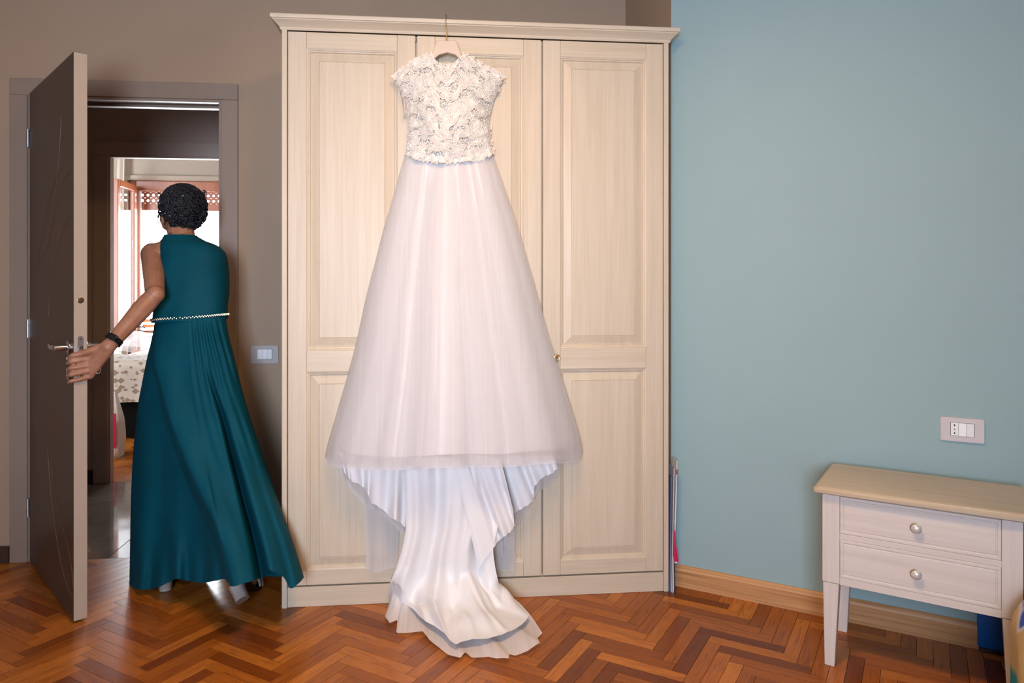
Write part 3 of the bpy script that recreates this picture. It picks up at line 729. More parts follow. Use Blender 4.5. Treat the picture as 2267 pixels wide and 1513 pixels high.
# satin panels hanging below the tulle
def sheet(name, tops, bots, yt, yb, folds, mat, nu=70, nv=26, amp=.012, rip=0, ph=0, parent=gw, thick=0):
    """tops/bots: lists of (px, py) along the upper and lower edge; local y from yt to yb"""
    n1, n2 = len(tops)-1, len(bots)-1
    def f(u, v):
        tx = stab([(i/n1, p[0]) for i, p in enumerate(tops)], u); ty = stab([(i/n1, p[1]) for i, p in enumerate(tops)], u)
        bxx = tab([(i/n2, p[0]) for i, p in enumerate(bots)], u); byy = tab([(i/n2, p[1]) for i, p in enumerate(bots)], u)
        px, py = lerp(tx, bxx, v), lerp(ty, byy, v)
        yl = lerp(yt, yb, v)+amp*(.4+.6*v)*(math.sin(u*folds*2*PI+ph+v)+.5*math.sin(u*folds*3.7*PI+ph*2))
        if rip: py += rip*v*math.sin(u*60)
        return Q(px, py, min(yl, -.004))
    bm = bmesh.new(); grid(bm, f, nu, nv); return obj(name, bm, mat, parent, smooth=180)
sheet('satin_panel', [(748, 1000), (790, 1010), (850, 1010), (905, 1010)], [(762, 1046), (770, 1056), (779, 1066), (800, 1075), (811, 1088), (822, 1114), (844, 1126), (866, 1148), (884, 1156), (897, 1168)], -.10, -.10, 3.1, 'satin', rip=1.2, amp=.016)
sheet('satin_panel', [(1100, 1010), (1160, 1010), (1225, 1008)], [(1137, 1137), (1159, 1125), (1181, 1110), (1184, 1077), (1203, 1056), (1222, 1050), (1236, 1036)], -.08, -.08, 2.6, 'satin', rip=1.2, amp=.014, ph=1)
sheet('satin_panel', [(1000, 1005), (1050, 1008), (1108, 1015)], [(1060, 1260), (1089, 1218), (1104, 1198), (1115, 1190), (1130, 1178), (1139, 1166), (1136, 1130)], -.135, -.125, 2.2, 'satin', rip=1.2, amp=.014, ph=2.2)
# sheer lining behind
sheet('sheer_lining', [(806, 1000), (890, 1010)], [(811, 1262), (835, 1268), (880, 1255)], -.03, -.025, 1.1, 'tulle_thin', amp=.006)
sheet('sheer_lining', [(1096, 1010), (1136, 1010)], [(1098, 1262), (1120, 1266), (1142, 1265)], -.025, -.02, 1.0, 'tulle_thin', amp=.005)
sheet('sheer_lining', [(740, 1005), (900, 1010)], [(755, 1052), (775, 1085), (808, 1120), (846, 1140), (895, 1185)], -.07, -.06, 2.0, 'tulle_thin', amp=.008)
sheet('sheer_lining', [(1080, 1010), (1250, 1006)], [(1110, 1248), (1117, 1215), (1132, 1180), (1160, 1140), (1190, 1092), (1232, 1060)], -.055, -.045, 2.0, 'tulle_thin', amp=.008)
# centre train: hangs, then pools forward on the floor
def train(name, hemL, top, hemz, mat, amp, seed, y0=-.12, nu=150, nv=90, zoff=0, hump=1):
    n1 = len(hemL)-1
    hl_ = [toW(floorP(px, py, hemz)) for px, py in hemL]
    def f(u, v):
        LT = [(1020, 892), (1100, 896), (1168, 898), (1216, 890), (1255, 878)]; RT = [(1020, 1108), (1100, 1112), (1168, 1102), (1216, 1092), (1255, 1096)]
        def hang(py):
            L, R = stab(LT, py), stab(RT, py)
            fo = amp*(math.sin(u*11+seed+py*.004)+.7*math.sin(u*23+seed*2+py*.006)+.35*math.sin(u*41+seed))
            p = Q(lerp(L, R, u), py, y0+fo); return p
        vs = .45
        if v < vs: return hang(1012+(1255-1012)*v/vs)
        t = (v-vs)/(1-vs); p0 = hang(1255); pm = hang(1240)
        i = u*n1; k = min(int(i), n1-1); fr_ = i-k
        p3 = hl_[k].lerp(hl_[k+1], fr_)
        dn_ = (p0-pm).normalized()
        p1 = p0+dn_*.13; p1.z = max(p1.z, .07)
        p2 = p3.lerp(p1, .42); p2.z = .035+zoff
        q = p0*(1-t)**3+p1*3*t*(1-t)**2+p2*3*t*t*(1-t)+p3*t**3
        w_ = 4*t*(1-t)
        ang_ = u*2-1
        nz = noise.noise(Vector((u*3.2, t*3.0, seed)))+.6*noise.noise(Vector((u*8, t*4.5, seed+3)))
        q.z *= (.55 if hump < 1 else 1) if t > .5 else lerp(1, .55 if hump < 1 else 1, t*2)
        q.z += hump*w_*(.022*math.sin(u*19+t*2.5+seed)+.028*nz)+t*t*.008*(1+math.sin(u*37+seed))+hump*t*.006*math.sin(u*71+3*math.sin(u*9)+seed)
        q.y -= w_*.015*math.sin(u*15+seed+t*3)
        fl_ = .004+zoff+hemz*.6
        q.z = fl_+math.log1p(math.exp((q.z-fl_)*120))/120
        return q
    bm = bmesh.new(); grid(bm, f, nu, nv); return obj(name, bm, mat, gw, smooth=180)
SH = [(872, 1300), (877, 1336), (893, 1352), (914, 1366), (930, 1384), (943, 1395), (962, 1404), (983, 1421), (995, 1436), (1009, 1446), (1024, 1440), (1045, 1435), (1078, 1433), (1111, 1424), (1130, 1417), (1152, 1404), (1166, 1390), (1173, 1378), (1150, 1352), (1115, 1322)]
train('satin_train', SH, None, .016, 'satin', .012, 0, zoff=.030)
TH_ = [(866, 1330), (852, 1373), (863, 1391), (880, 1380), (877, 1406), (905, 1408), (936, 1409), (950, 1425), (972, 1439), (992, 1456), (1020, 1468), (1030, 1455), (1045, 1462), (1082, 1460), (1100, 1468), (1126, 1470), (1128, 1455), (1141, 1457), (1170, 1449), (1195, 1435), (1190, 1420), (1201, 1406), (1185, 1384), (1174, 1372), (1150, 1350), (1118, 1318)]
train('tulle_train', TH_, None, .002, 'tulle_dense', .006, 5, y0=-.060, nu=180, zoff=0, hump=.05)

# lace bodice
BL = [(120, 905), (147, 893), (163, 877), (172, 873), (184, 883), (197, 895), (216, 899), (231, 898), (258, 903), (284, 902), (311, 900), (345, 896)]
BR = [(120, 1060), (147, 1080), (163, 1100), (172, 1113), (184, 1099), (202, 1094), (231, 1092), (258, 1085), (284, 1083), (311, 1086), (345, 1092)]
TOPF = [(873, 170), (877, 163), (899, 147), (926, 131), (955, 121), (961, 134), (970, 144), (988, 149), (1006, 144), (1016, 134), (1022, 121), (1045, 131), (1071, 147), (1100, 163), (1113, 171)]
TOPB = [(873, 170), (899, 148), (926, 132), (955, 122), (970, 138), (988, 142), (1006, 138), (1022, 122), (1045, 132), (1071, 148), (1113, 171)]
BOTF = [(0, 338), (.2, 349), (.5, 356), (.8, 350), (1, 339)]
def bod(u, v, off=0, back=False):
    pxt = lerp(873, 1113, u); pt = tab(TOPB if back else TOPF, pxt)
    pb_ = tab(BOTF, u)
    py = pt+(pb_-pt)*v
    L, R = tab(BL, py), tab(BR, py); wgt = min(1, v*3.0)
    Lx = lerp(873, L, wgt); Rx = lerp(1113, R, wgt)
    px = lerp(Lx, Rx, u); xs = 2*u-1
    if back: return Q(px, py, -.02-.018*(1-xs*xs))
    bul = max(0, 1-xs*xs)**.6
    prof_ = .020+.065*math.sin(min(1, v*1.05)*PI*.72+.2)
    bust = .014*math.exp(-((v-.52)/.22)**2)*(math.exp(-((abs(xs)-.48)/.25)**2))
    cre = .005*math.sin(u*9+v*5)*v+.004*math.sin(u*21-v*7)*v
    return Q(px, py, -.024-prof_*bul-bust-cre-off)
bd = obj('bodice', (lambda b_: (grid(b_, lambda u, v: bod(u, v), 70, 46), b_)[1])(bmesh.new()), 'lace_net', gw, smooth=180, label='sheer lace bodice')
obj('bodice_back', (lambda b_: (grid(b_, lambda u, v: bod(u, v, back=True), 50, 30), b_)[1])(bmesh.new()), 'lace_back', gw, smooth=180)
UW, VH = .42, .40                                        # rough metres across u and v (bodice)
def onbod(u0, v0, x, y, off):
    uw = lerp(.44, .335, min(1, v0*2)); return bod(min(max(u0+x/uw, -.03), 1.03), min(max(v0+y/.385, -.03), 1.08), off)
def petal(bmf, bmc, u0, v0, ang, ln, wd_, off, curl=0):
    n = 7; L_, R_ = [], []
    for i in range(n+1):
        t = i/n; w2 = wd_*math.sin(PI*min(1, t*.92+.05))**.8*(1 if t < .95 else .4)
        cx_ = t*ln; cy_ = curl*t*t*ln
        for S_, s in ((L_, 1), (R_, -1)):
            x, y = cx_, cy_+s*w2
            S_.append((x*math.cos(ang)-y*math.sin(ang), x*math.sin(ang)+y*math.cos(ang)))
    pL = [onbod(u0, v0, *p, off) for p in L_]; pR = [onbod(u0, v0, *p, off) for p in R_]
    vl = [bmf.verts.new(p) for p in pL]; vr = [bmf.verts.new(p) for p in pR]
    for i in range(n): bmf.faces.new((vl[i], vl[i+1], vr[i+1], vr[i]))
    tube(bmc, [p+Vector((0, -.0006, 0)) for p in pL]+[p+Vector((0, -.0006, 0)) for p in reversed(pR)], .00105, 4, caps=False)
    mid = [onbod(u0, v0, (t*ln)*math.cos(ang)-curl*t*t*ln*math.sin(ang), (t*ln)*math.sin(ang)+curl*t*t*ln*math.cos(ang), off+.0005) for t in (.1, .45, .75)]
    tube(bmc, mid, .0006, 3, caps=False)
rl = random.Random(11)
fcount = [0]
def flower(u0, v0, r, np_, a0, span=2*PI):
    bm = bmesh.new(); bc = bmesh.new(); fcount[0] += 1; fo_ = .0030*(fcount[0] % 4)
    for k in range(np_):
        a = a0+span*k/np_+rl.uniform(-.12, .12)
        petal(bm, bc, u0, v0, a, r*rl.uniform(.8, 1.12), r*rl.uniform(.22, .30), fo_+.0012+.0007*(k % 2), rl.uniform(-.25, .25))
    nf = len(bm.faces)
    me = bpy.data.meshes.new('t'); bc.to_mesh(me); bc.free()
    bm.from_mesh(me); bpy.data.meshes.remove(me)
    bm.faces.ensure_lookup_table()
    for f in bm.faces[nf:]: f.material_index = 1
    return obj('lace_flower', bm, ['lace_fill', 'lace_cord'], bd, smooth=60)
cells = []
tries = 0
while len(cells) < 62 and tries < 6000:
    tries += 1
    u, v = rl.uniform(.03, .97), rl.uniform(.02, .98)
    x, y = u*.36, v*.39
    if all((x-a)**2+(y-b_)**2 > .036**2 for a, b_, _, _ in cells): cells.append((x, y, u, v))
for x, y, u, v in cells: flower(u, v, rl.uniform(.030, .038), rl.choice((5, 6, 7)), rl.uniform(0, 6.28), rl.choice((2*PI, 4.0, 3.6)))
# scalloped petals along neckline, cap sleeves and waist
for i in range(15): flower(min(.995, max(.005, i/14)), .0 if i not in (6, 7, 8) else .01, .017, 4, rl.uniform(0, 3), 2*PI)
for i in range(13): flower(.04+.92*i/12, .985, rl.uniform(.018, .028), 5, .2, PI)
# hanging ribbon loop at the left sleeve
pts = [Q(876, 170, -.03), Q(882, 195, -.028), Q(889, 225, -.03), Q(893, 262, -.035), Q(897, 235, -.04), Q(892, 200, -.04), Q(886, 180, -.036)]
obj('ribbon_loop', tube(bmesh.new(), pts, .0016, 5), 'hanger', gw, smooth=60)

# hanger
hg = empty('clothes_hanger', (AX, AY, 0), WA, label='beige velvet hanger with a brass hook, over the wardrobe cornice', cat='hanger')
pts2 = [(966, 91), (1010, 91), (1022, 125), (1060, 142), (1085, 158), (1083, 166), (1050, 152), (1020, 134), (1008, 122), (990, 117), (972, 122), (958, 134), (930, 150), (897, 164), (893, 157), (918, 141), (955, 125)]
bm = bmesh.new(); v0 = [Q(a, b_, -.040) for a, b_ in pts2]
prism(bm, [(p.x, p.z) for p in v0], 'y', -.046, -.022); bmesh.ops.bevel(bm, geom=bm.edges[:], offset=.002, segments=1, affect='EDGES')
obj('hanger_body', bm, 'hanger', hg, smooth=40)
a = Q(988, 92, -.034); zt = 2.279
hk = [Vector((a.x, -.034, a.z)), Vector((a.x+.0015, -.036, a.z+.03)), Vector((a.x-.001, -.042, a.z+.05)), Vector((a.x-.003, -.044, 2.262)), Vector((a.x-.002, -.044, 2.283))]
for t in range(1, 8): hk.append(Vector((a.x-.001, -.032-.012*math.cos(t*PI/8), 2.283+.012*math.sin(t*PI/8))))
hk += [Vector((a.x, -.020, 2.283))]
obj('hook', tube(bmesh.new(), hk, .0019, 8), 'brass', hg, smooth=60)

# ------------------------------------------------------------------ SWITCH PLATES
def plate(name, frame, c0, c1, mat, mods, label, cat):
    th = .009
    e = empty(name, frame[0], frame[1], label=label, cat=cat)
    w_ = (c1[0]-c0[0]); h_ = (c1[1]-c0[1]); 
    bm = bmesh.new(); r = .006; pts = []
    for cx_, cz_, a0 in ((w_-r, h_-r, 0), (r, h_-r, PI/2), (r, r, PI), (w_-r, r, 3*PI/2)):
        pts += [(cx_+r*math.cos(a0+k*PI/8), cz_+r*math.sin(a0+k*PI/8)) for k in range(5)]
    prism(bm, pts, 'y', -th, 0)
    top = [e_ for e_ in bm.edges if all(abs(v.co.y+th) < 1e-6 for v in e_.verts)]
    bmesh.ops.bevel(bm, geom=top, offset=.002, segments=2, affect='EDGES')
    obj('cover_plate', bm, mat, e, smooth=40)
    mx0, mx1, mz0, mz1 = w_*.235, w_*.775, h_*.25, h_*.79; n = 3; st_ = (mx1-mx0)/n
    obj('recess', box(mx0-.001, mx1+.001, -th-.0002, -.004, mz0-.001, mz1+.001), 'black', e)
    for k in range(n):
        x0 = mx0+k*st_+.0004; x1 = mx0+(k+1)*st_-.0004
        if mods[k] == 's':
            bm = bmesh.new(); bx(bm, x0, x1, -th-.002, -th, mz0, mz1, bev=.0006); s_ = obj('socket', bm, 'button', e)
            for dz in (-.32, 0, .32):
                bm = bmesh.new(); lathe(bm, [(.0026 if dz else .002, 0), (.0026 if dz else .002, .0003)], Matrix.Translation(((x0+x1)/2, -th-.002, (mz0+mz1)/2+dz*(mz1-mz0))) @ Matrix.Rotation(PI/2, 4, 'X'), 12)
                if dz: lathe(bm, [(.0018, 0), (.0018, .0003)], Matrix.Translation(((x0+x1)/2, -th-.002, (mz0+mz1)/2+(dz-math.copysign(.07, dz))*(mz1-mz0))) @ Matrix.Rotation(PI/2, 4, 'X'), 12)
                obj('pin_hole', bm, 'black', s_)
        else:
            tl = -.0012 if k == 2 else .0008
            bm = bmesh.new(); prism(bm, [(-th-.0035-tl, mz0), (-th-.0035+tl, mz1), (-th, mz1), (-th, mz0)], 'x', x0, x1); obj('rocker', bm, 'button', e)
    return e
a, b_ = Q(557, 805, .6), Q(617, 765, .6)
plate('light_switch', (W(a.x, .5995, a.z), WA), (a.x, a.z), (b_.x, b_.z), 'plate_grey', 'rrr', 'grey triple light switch on the wall between doorway and wardrobe', 'light switch')
a, b_ = Bq(2082, 974), Bq(2179, 931)
b_ = Vector((b_.x, 0, a.z+.083))
p0 = Vector((BX+a.x*cB, BY+a.x*sB, a.z))
plate('wall_socket', (p0+Vector((sB, -cB, 0))*.0005, BA), (a.x, a.z), (b_.x, b_.z), 'plate_lilac', 'srr', 'lilac-grey plate with socket and two switches on the blue wall', 'wall socket')

# ------------------------------------------------------------------ NIGHTSTAND
NA = math.radians(-32.6); cN, sN = math.cos(NA), math.sin(NA)
no = Vector((1.0165, 2.368, 0))                          # front-left outer corner of the legs
ns = empty('nightstand', no, NA, label='pale wooden nightstand with two drawers and tapered legs by the blue wall', cat='nightstand')
NWD, ND, NZ = .539, .325, .566
LEGW = .052
for ix, x in enumerate((0, NWD-LEGW)):
    for iy, y in enumerate((0, ND-LEGW)):
        bm = bmesh.new()
        bx(bm, x, x+LEGW, y, y+LEGW, .275, NZ, bev=.0015)
        lg = obj('leg', bm, 'stand_v', ns)
        bm = bmesh.new(); t_ = .013
        v0 = [(x, y), (x+LEGW, y), (x+LEGW, y+LEGW), (x, y+LEGW)]
        ox = 0 if ix == 0 else t_; 
        lo_ = [(x+(.006), y+.006), (x+LEGW-.016, y+.006), (x+LEGW-.016, y+LEGW-.016), (x+.006, y+LEGW-.016)] if ix == 0 else [(x+.016, y+.006), (x+LEGW-.006, y+.006), (x+LEGW-.006, y+LEGW-.016), (x+.016, y+LEGW-.016)]
        A_ = [bm.verts.new((p[0], p[1], .0)) for p in lo_]; B_ = [bm.verts.new((p[0]+(.002 if p[0] < x+.01 else -.002), p[1]+(.002 if p[1] < y+.01 else -.002), .2735)) for p in v0]
        bm.faces.new(A_[::-1]); bm.faces.new(B_)
        for k in range(4): bm.faces.new((A_[k], A_[(k+1) % 4], B_[(k+1) % 4], B_[k]))
        bmesh.ops.recalc_face_normals(bm, faces=bm.faces[:]); bmesh.ops.bevel(bm, geom=bm.edges[:], offset=.0015, segments=1, affect='EDGES')
        obj('tapered_foot', bm, 'stand_v', lg)
obj('side_board', box(.004, .018, LEGW, ND-LEGW, .27, NZ), 'stand_v', ns); obj('side_board', box(NWD-.018, NWD-.004, LEGW, ND-LEGW, .27, NZ), 'stand_v', ns)
obj('back_board', box(LEGW, NWD-LEGW, ND-.015, ND-.003, .27, NZ), 'stand_h', ns)
x0, x1 = LEGW+.0008, NWD-LEGW-.0008
for z0, z1 in ((.272, .296), (.4205, .4395), (.5595, NZ)): obj('rail', box(x0-.001, x1+.001, .003, .022, z0, z1, bev=.001), 'stand_h', ns)
def drawer(z0, z1):
    bm = bmesh.new(); rg = frame_ring(bm, x0, x1, z0, z1, 0, [(0, .02), (0, .0035), (.0015, .0020), (.0085, .0020), (.0105, .0045), (.013, .0045), (.0145, .0030)])
    bm.faces.new(rg[-1]); bmesh.ops.recalc_face_normals(bm, faces=bm.faces[:])
    d = obj('drawer', bm, 'stand_h', ns)
    bx_ = bmesh.new(); bx(bx_, x0+.01, x1-.01, .02, ND-.03, z0+.005, z1-.02); obj('drawer_box', bx_, 'stand_h', d)
    m4 = Matrix.Translation(((x0+x1)/2, .003, (z0+z1)/2)) @ Matrix.Rotation(PI/2, 4, 'X')
    kb = obj('knob', lathe(bmesh.new(), [(.011, 0), (.010, .003), (.006, .006), (.006, .012), (.013, .015), (.0142, .018), (.0135, .022), (.010, .0255), (.005, .0272), (.001, .0275)], m4), 'knob', d, smooth=60)
    obj('knob_ring', lathe(bmesh.new(), [(.0120, .0155), (.0152, .0165), (.0152, .0185), (.0130, .0192)], m4), 'knobring', d, smooth=60)
drawer(.440, .559); drawer(.2965, .420)
# top slab with rounded-off moulded edge
bm = bmesh.new()
tx0, tx1, ty0, ty1 = -.026, NWD+.026, -.024, ND+.018
pr = [(.005, 0, .566), (0, 0, .570), (0, 0, .579), (.004, 0, .584), (.007, 0, .584), (.0075, 0, .586), (.012, 0, .589)]
rings = []
ch_ = .014
for ins, _, z in pr:
    a, b_, c_, d_ = tx0+ins, tx1-ins, ty0+ins, ty1-ins
    pts = [(a+ch_, c_), (b_-ch_, c_), (b_-ch_*.3, c_+ch_*.3), (b_, c_+ch_), (b_, d_), (a, d_), (a, c_+ch_), (a+ch_*.3, c_+ch_*.3)]
    rings.append([bm.verts.new((p[0], p[1], z)) for p in pts])
for r0, r1 in zip(rings, rings[1:]):
    for k in range(8): bm.faces.new((r0[k], r0[(k+1) % 8], r1[(k+1) % 8], r1[k]))
bm.faces.new(rings[0][::-1]); bm.faces.new(rings[-1]); bmesh.ops.recalc_face_normals(bm, faces=bm.faces[:])
obj('table_top', bm, 'stand_top', ns, smooth=30)

# ------------------------------------------------------------------ BESIDE THE WARDROBE: magazines and folders standing in the gap
gx = WWD+.003
mg = [(.0035, .545, .00, 'paper', 'thin white magazine with a red band, tallest in the gap beside the wardrobe', [(.50, .53, (.40, .04, .02))]),
      (.004, .505, .02, 'paper', 'glossy blue-grey magazine edge-on in the wardrobe gap', [])]
def solid(name, col, rough=.4):
    MATS[name] = plain(name, col, rough, var=.12, scale=30, bmp=0); return name
solid('mag_white', (.60, .58, .56)); solid('mag_blue', (.07, .09, .20)); solid('mag_grey', (.30, .32, .40)); solid('mag_red', (.30, .04, .03)); solid('mag_dark', (.03, .03, .05))
spec = [(.0042, .47, 'mag_blue', 'dark blue folder edge-on, nearest the wardrobe side', 'folder'),
        (.0042, .505, 'mag_grey', 'silver-grey magazine standing second in the wardrobe gap', 'magazine'),
        (.0045, .535, 'mag_white', 'tall white magazine with a red corner, outermost in the wardrobe gap', 'magazine')]
xx = WWD+.0012
for i, (t_, h_, mt, lb, ct) in enumerate(spec):
    e = empty('magazine' if ct == 'magazine' else 'folder', W(xx, -.012-.004*i, 0), WA-math.radians(.0), label=lb, cat=ct)
    lean = .011*(i*.5+.5)
    def mk(z0, z1, a, b_, y0=0, y1=.2):
        bm = bmesh.new(); vs = []
        for z in (z0, z1):
            s = lean*z/.53
            vs.append([bm.verts.new(p) for p in ((a+s, y0, z), (b_+s, y0, z), (b_+s, y1, z), (a+s, y1, z))])
        bm.faces.new(vs[0][::-1]); bm.faces.new(vs[1])
        for k in range(4): bm.faces.new((vs[0][k], vs[0][(k+1) % 4], vs[1][(k+1) % 4], vs[1][k]))
        return bm
    y1_ = .09 if i < 2 else .055
    obj('cover', mk(0, h_, 0, t_*.25, y1=y1_), mt, e); obj('cover', mk(0, h_, t_*.75, t_, y1=y1_), mt, e); obj('pages', mk(.004, h_-.002, t_*.25, t_*.75, .001, y1_), 'paper' if i else 'mag_grey', e)
    if i == 2: obj('red_band', mk(h_-.055, h_-.035, -.0002, t_+.0002, -.0006, .0), 'mag_red', e)
    xx += t_+.0006
e = empty('folder', W(xx-.002, -.03, 0), WA, label='small magenta plastic folder low at the right edge of the wardrobe gap', cat='folder')
bm = bmesh.new(); prism(bm, [(.004, .255), (.007, .20), (.018, .135), (.017, .13), (.0015, .13), (.0015, .25)], 'y', 0, .02); obj('cover', bm, 'pink', e)
obj('clip', box(.001, .012, -.001, .0, .126, .131), 'paper', e)
bm = bmesh.new(); bx(bm, .002, .0045, .002, .02, 0, .13); obj('backing_sheet', bm, 'mag_dark', e)

# ------------------------------------------------------------------ RIGHT: blue box under the nightstand, bed corner
p = floorP(2164, 1441)
e = empty('storage_box', (p.x, p.y, 0), NA, label='royal blue flat box standing on the floor behind the nightstand leg', cat='box')
obj('box_body', box(0, .13, .0, .03, .012, .235, bev=.006, seg=2), 'bluebox', e, smooth=40); obj('black_foot', box(.004, .126, .001, .029, 0, .0125, bev=.002), 'black', e)
rb = empty('child_bed', (1.348, 1.928, 0), BA, label='bed corner with a wavy blue, teal and yellow duvet beside the nightstand', cat='bed')
def dv(u, v):
    s = v*.75
    x = .012+.0*u; y = u*1.66-1.55
    z = .46-s if s < .44 else .02
    xx_ = .10-.11*math.sin(min(1, s/.17)*PI/2)+.012*noise.noise(Vector((y*5, s*6, 2)))+.008*math.sin(y*9+s*5)
    return Vector((xx_, y, z))
def dvt(u, v):
    y = u*1.66-1.55; return Vector((.10+v*.85, y, .46+.025*noise.noise(Vector((y*3, v*4, 1)))+.03*math.sin(v*PI)))
bm = bmesh.new(); grid(bm, dv, 70, 24); grid(bm, dvt, 70, 16); bmesh.ops.remove_doubles(bm, verts=bm.verts[:], dist=.004)
obj('duvet', bm, 'wave', rb, smooth=180)
obj('mattress', box(.08, .95, -1.55, .15, .12, .44, bev=.03, seg=2), 'paper', rb, smooth=40)
obj('bed_frame', box(.075, .96, -1.57, .17, .0, .16, bev=.01), 'navy', rb)
obj('headboard', box(.055, .98, .155, .20, .0, .56, bev=.012, seg=2), 'navy', rb, smooth=40)

# ------------------------------------------------------------------ WOMAN IN TEAL
WO = Vector((-1.25, 2.95, 0))
wm = empty('person', WO, 0, label='woman in long sleeveless teal dress seen from behind, holding the open door', cat='person')
sk = bmesh.new()
sh, el = P(338, 562, 3.0), P(343, 652, 2.80)
wr = P(240, 768, 2.664)
shr = P(472, 574, 3.03); elr = P(489, 660, 3.10); wrr = P(478, 735, 3.22)
chest = P(428, 612, 3.01); waist = P(423, 700, 2.97); hip = P(420, 790, 2.96); nb = P(404, 545, 3.01); nt_ = P(399, 505, 3.035); hd = P(401, 474, 3.055)
ball(sk, chest, (.125, .085, .145)); ball(sk, P(425, 655, 2.985), (.112, .078, .12)); ball(sk, waist, (.115, .078, .12)); ball(sk, hip, (.150, .105, .14))
rod(sk, P(355, 562, 3.0), P(462, 572, 3.01), .05, .040)
rod(sk, P(375, 548, 3.0), P(440, 556, 3.01), .042, .038); rod(sk, nb, nt_, .056, .053); ball(sk, P(388, 540, 3.0), (.065, .045, .035))
rod(sk, sh, sh.lerp(el, .35), .046, .043); rod(sk, sh.lerp(el, .3), el, .043, .036); ball(sk, el+Vector((.006, -.01, 0)), .035)
fm = el.lerp(wr, .3); rod(sk, el, fm, .035, .038); rod(sk, fm, wr, .038, .0245); ball(sk, wr, (.028, .022, .024))
rod(sk, shr, elr, .040, .035); rod(sk, elr, wrr, .034, .023)
# left hand wrapping the door edge
kn = [D(LW+.018, .046, .972), D(LW+.021, .048, .950), D(LW+.020, .050, .928), D(LW+.016, .052, .907)]
wrs = [wr+Vector((-.004, 0, .012)), wr+Vector((-.002, -.004, .003)), wr+Vector((0, -.002, -.006)), wr+Vector((.003, .0, -.014))]
for a, b_ in zip(wrs, kn): rod(sk, a, b_, .0165, .0118)
for a, b_ in zip(kn, kn[1:]): rod(sk, a.lerp(wr, .12), b_.lerp(wr, .12), .0125, .012)
fz = [(.972, .965, .957), (.948, .941, .933), (.926, .917, .911), (.902, .893, .888)]
fr3 = [.0092, .0095, .0092, .0080]; tipx = [.022, .026, .022, .006]
tips = []
for i in range(4):
    p1 = D(LW+.0155, .012+.004*(i == 3), fz[i][0]-.004); p2 = D(LW+.007, -.010, fz[i][1]); p3 = D(LW-tipx[i], -.0105, fz[i][2])
    r = fr3[i]; rod(sk, kn[i], p1, r*1.22, r*1.05); rod(sk, p1, p2, r*1.06, r); rod(sk, p2, p3, r, r*.82); tips.append((p2, p3))
th0 = wr.lerp(kn[0], .30)+Vector((-.002, .002, .012)); th1 = D(LW+.020, .022, .993); th2 = D(LW+.010, -.006, .986); th3 = D(LW-.010, -.012, .976)
rod(sk, wr+Vector((0, 0, .01)), th0, .016, .0155); rod(sk, th0, th1, .0155, .0118); rod(sk, th1, th2, .0115, .0105); rod(sk, th2, th3, .0105, .0085)
# right hand, relaxed
hdn = (wrr-elr).normalized(); palm = wrr+hdn*.07; ball(sk, wrr.lerp(palm, .6), (.022, .028, .045))
for i in range(4):
    b0 = palm+Vector((.0, (i-1.5)*.017, 0)); b1 = b0+hdn*.035+Vector((-.006, 0, 0)); b2 = b1+hdn*.028+Vector((-.014, 0, 0)); rod(sk, b0, b1, .0095, .0085); rod(sk, b1, b2, .0085, .007)
rod(sk, wrr+hdn*.02+Vector((-.01, .02, 0)), palm+Vector((-.018, .032, .01)), .012, .009)
# legs and feet
hL, hR = P(398, 800, 2.96), P(448, 800, 2.96); kL, kR = Vector((-1.435, 3.0, .53)), Vector((-1.17, 2.95, .53))
aL, aR = Vector((-1.425, 2.965, .13)), Vector((-1.058, 2.775, .185)); bL, bR = Vector((-1.540, 3.035, .045)), Vector((-1.062, 2.925, .045))
for h_, k_, a_, b_, tp in ((hL, kL, aL, bL, Vector((-1.592, 3.060, .028))), (hR, kR, aR, bR, Vector((-1.060, 2.985, .028)))):
    rod(sk, h_, k_, .082, .052); m_ = k_.lerp(a_, .3); rod(sk, k_, m_, .050, .052); rod(sk, m_, a_, .052, .032); rod(sk, a_, b_, .033, .030); rod(sk, b_, tp, .026, .018)
    ball(sk, a_+Vector((0, -.01, -.03)), .030)
# head: skull, face, ears
fd = Vector((-.66, .75, -.10)).normalized(); sd = Vector((0, 0, 1)).cross(fd).normalized(); up = fd.cross(sd).normalized()*-1
if up.z < 0: up = -up
hdm = Matrix((sd, fd, up)).transposed()
def hp(a, b_, c_): return hd+sd*a+fd*b_+up*c_
ball(sk, hp(0, -.010, .022), (.074, .090, .086), hdm); ball(sk, hp(0, .030, -.030), (.058, .066, .078), hdm)
ball(sk, hp(0, .070, -.090), (.026, .024, .02), hdm); rod(sk, hp(0, .088, -.002), hp(0, .110, -.034), .009, .012); ball(sk, hp(0, .092, -.062), (.024, .010, .010), hdm)
for s in (-1, 1):
    ball(sk, hp(s*.040, .062, -.036), (.022, .022, .026), hdm); ball(sk, hp(s*.074, .002, -.020), (.010, .018, .032), hdm); ball(sk, hp(s*.030, .084, .018), (.022, .010, .007), hdm)
rod(sk, nt_, hp(0, -.015, -.05), .053, .050)
me = bpy.data.meshes.new('body'); bmesh.ops.translate(sk, verts=sk.verts, vec=-WO); sk.to_mesh(me); sk.free()
tmp = bpy.data.objects.new('tmp', me); C.objects.link(tmp)
rm = tmp.modifiers.new('r', 'REMESH'); rm.mode = 'VOXEL'; rm.voxel_size = .0034; rm.use_smooth_shade = True
smo = tmp.modifiers.new('s', 'SMOOTH'); smo.factor = .5; smo.iterations = 5
dg = bpy.context.evaluated_depsgraph_get(); me2 = bpy.data.meshes.new_from_object(tmp.evaluated_get(dg)); bpy.data.objects.remove(tmp)
me2.materials.clear(); me2.materials.append(M('skin')); me2.polygons.foreach_set('use_smooth', [True]*len(me2.polygons))
body = bpy.data.objects.new('body', me2); C.objects.link(body); body.parent = wm
print('body faces', len(me2.polygons))
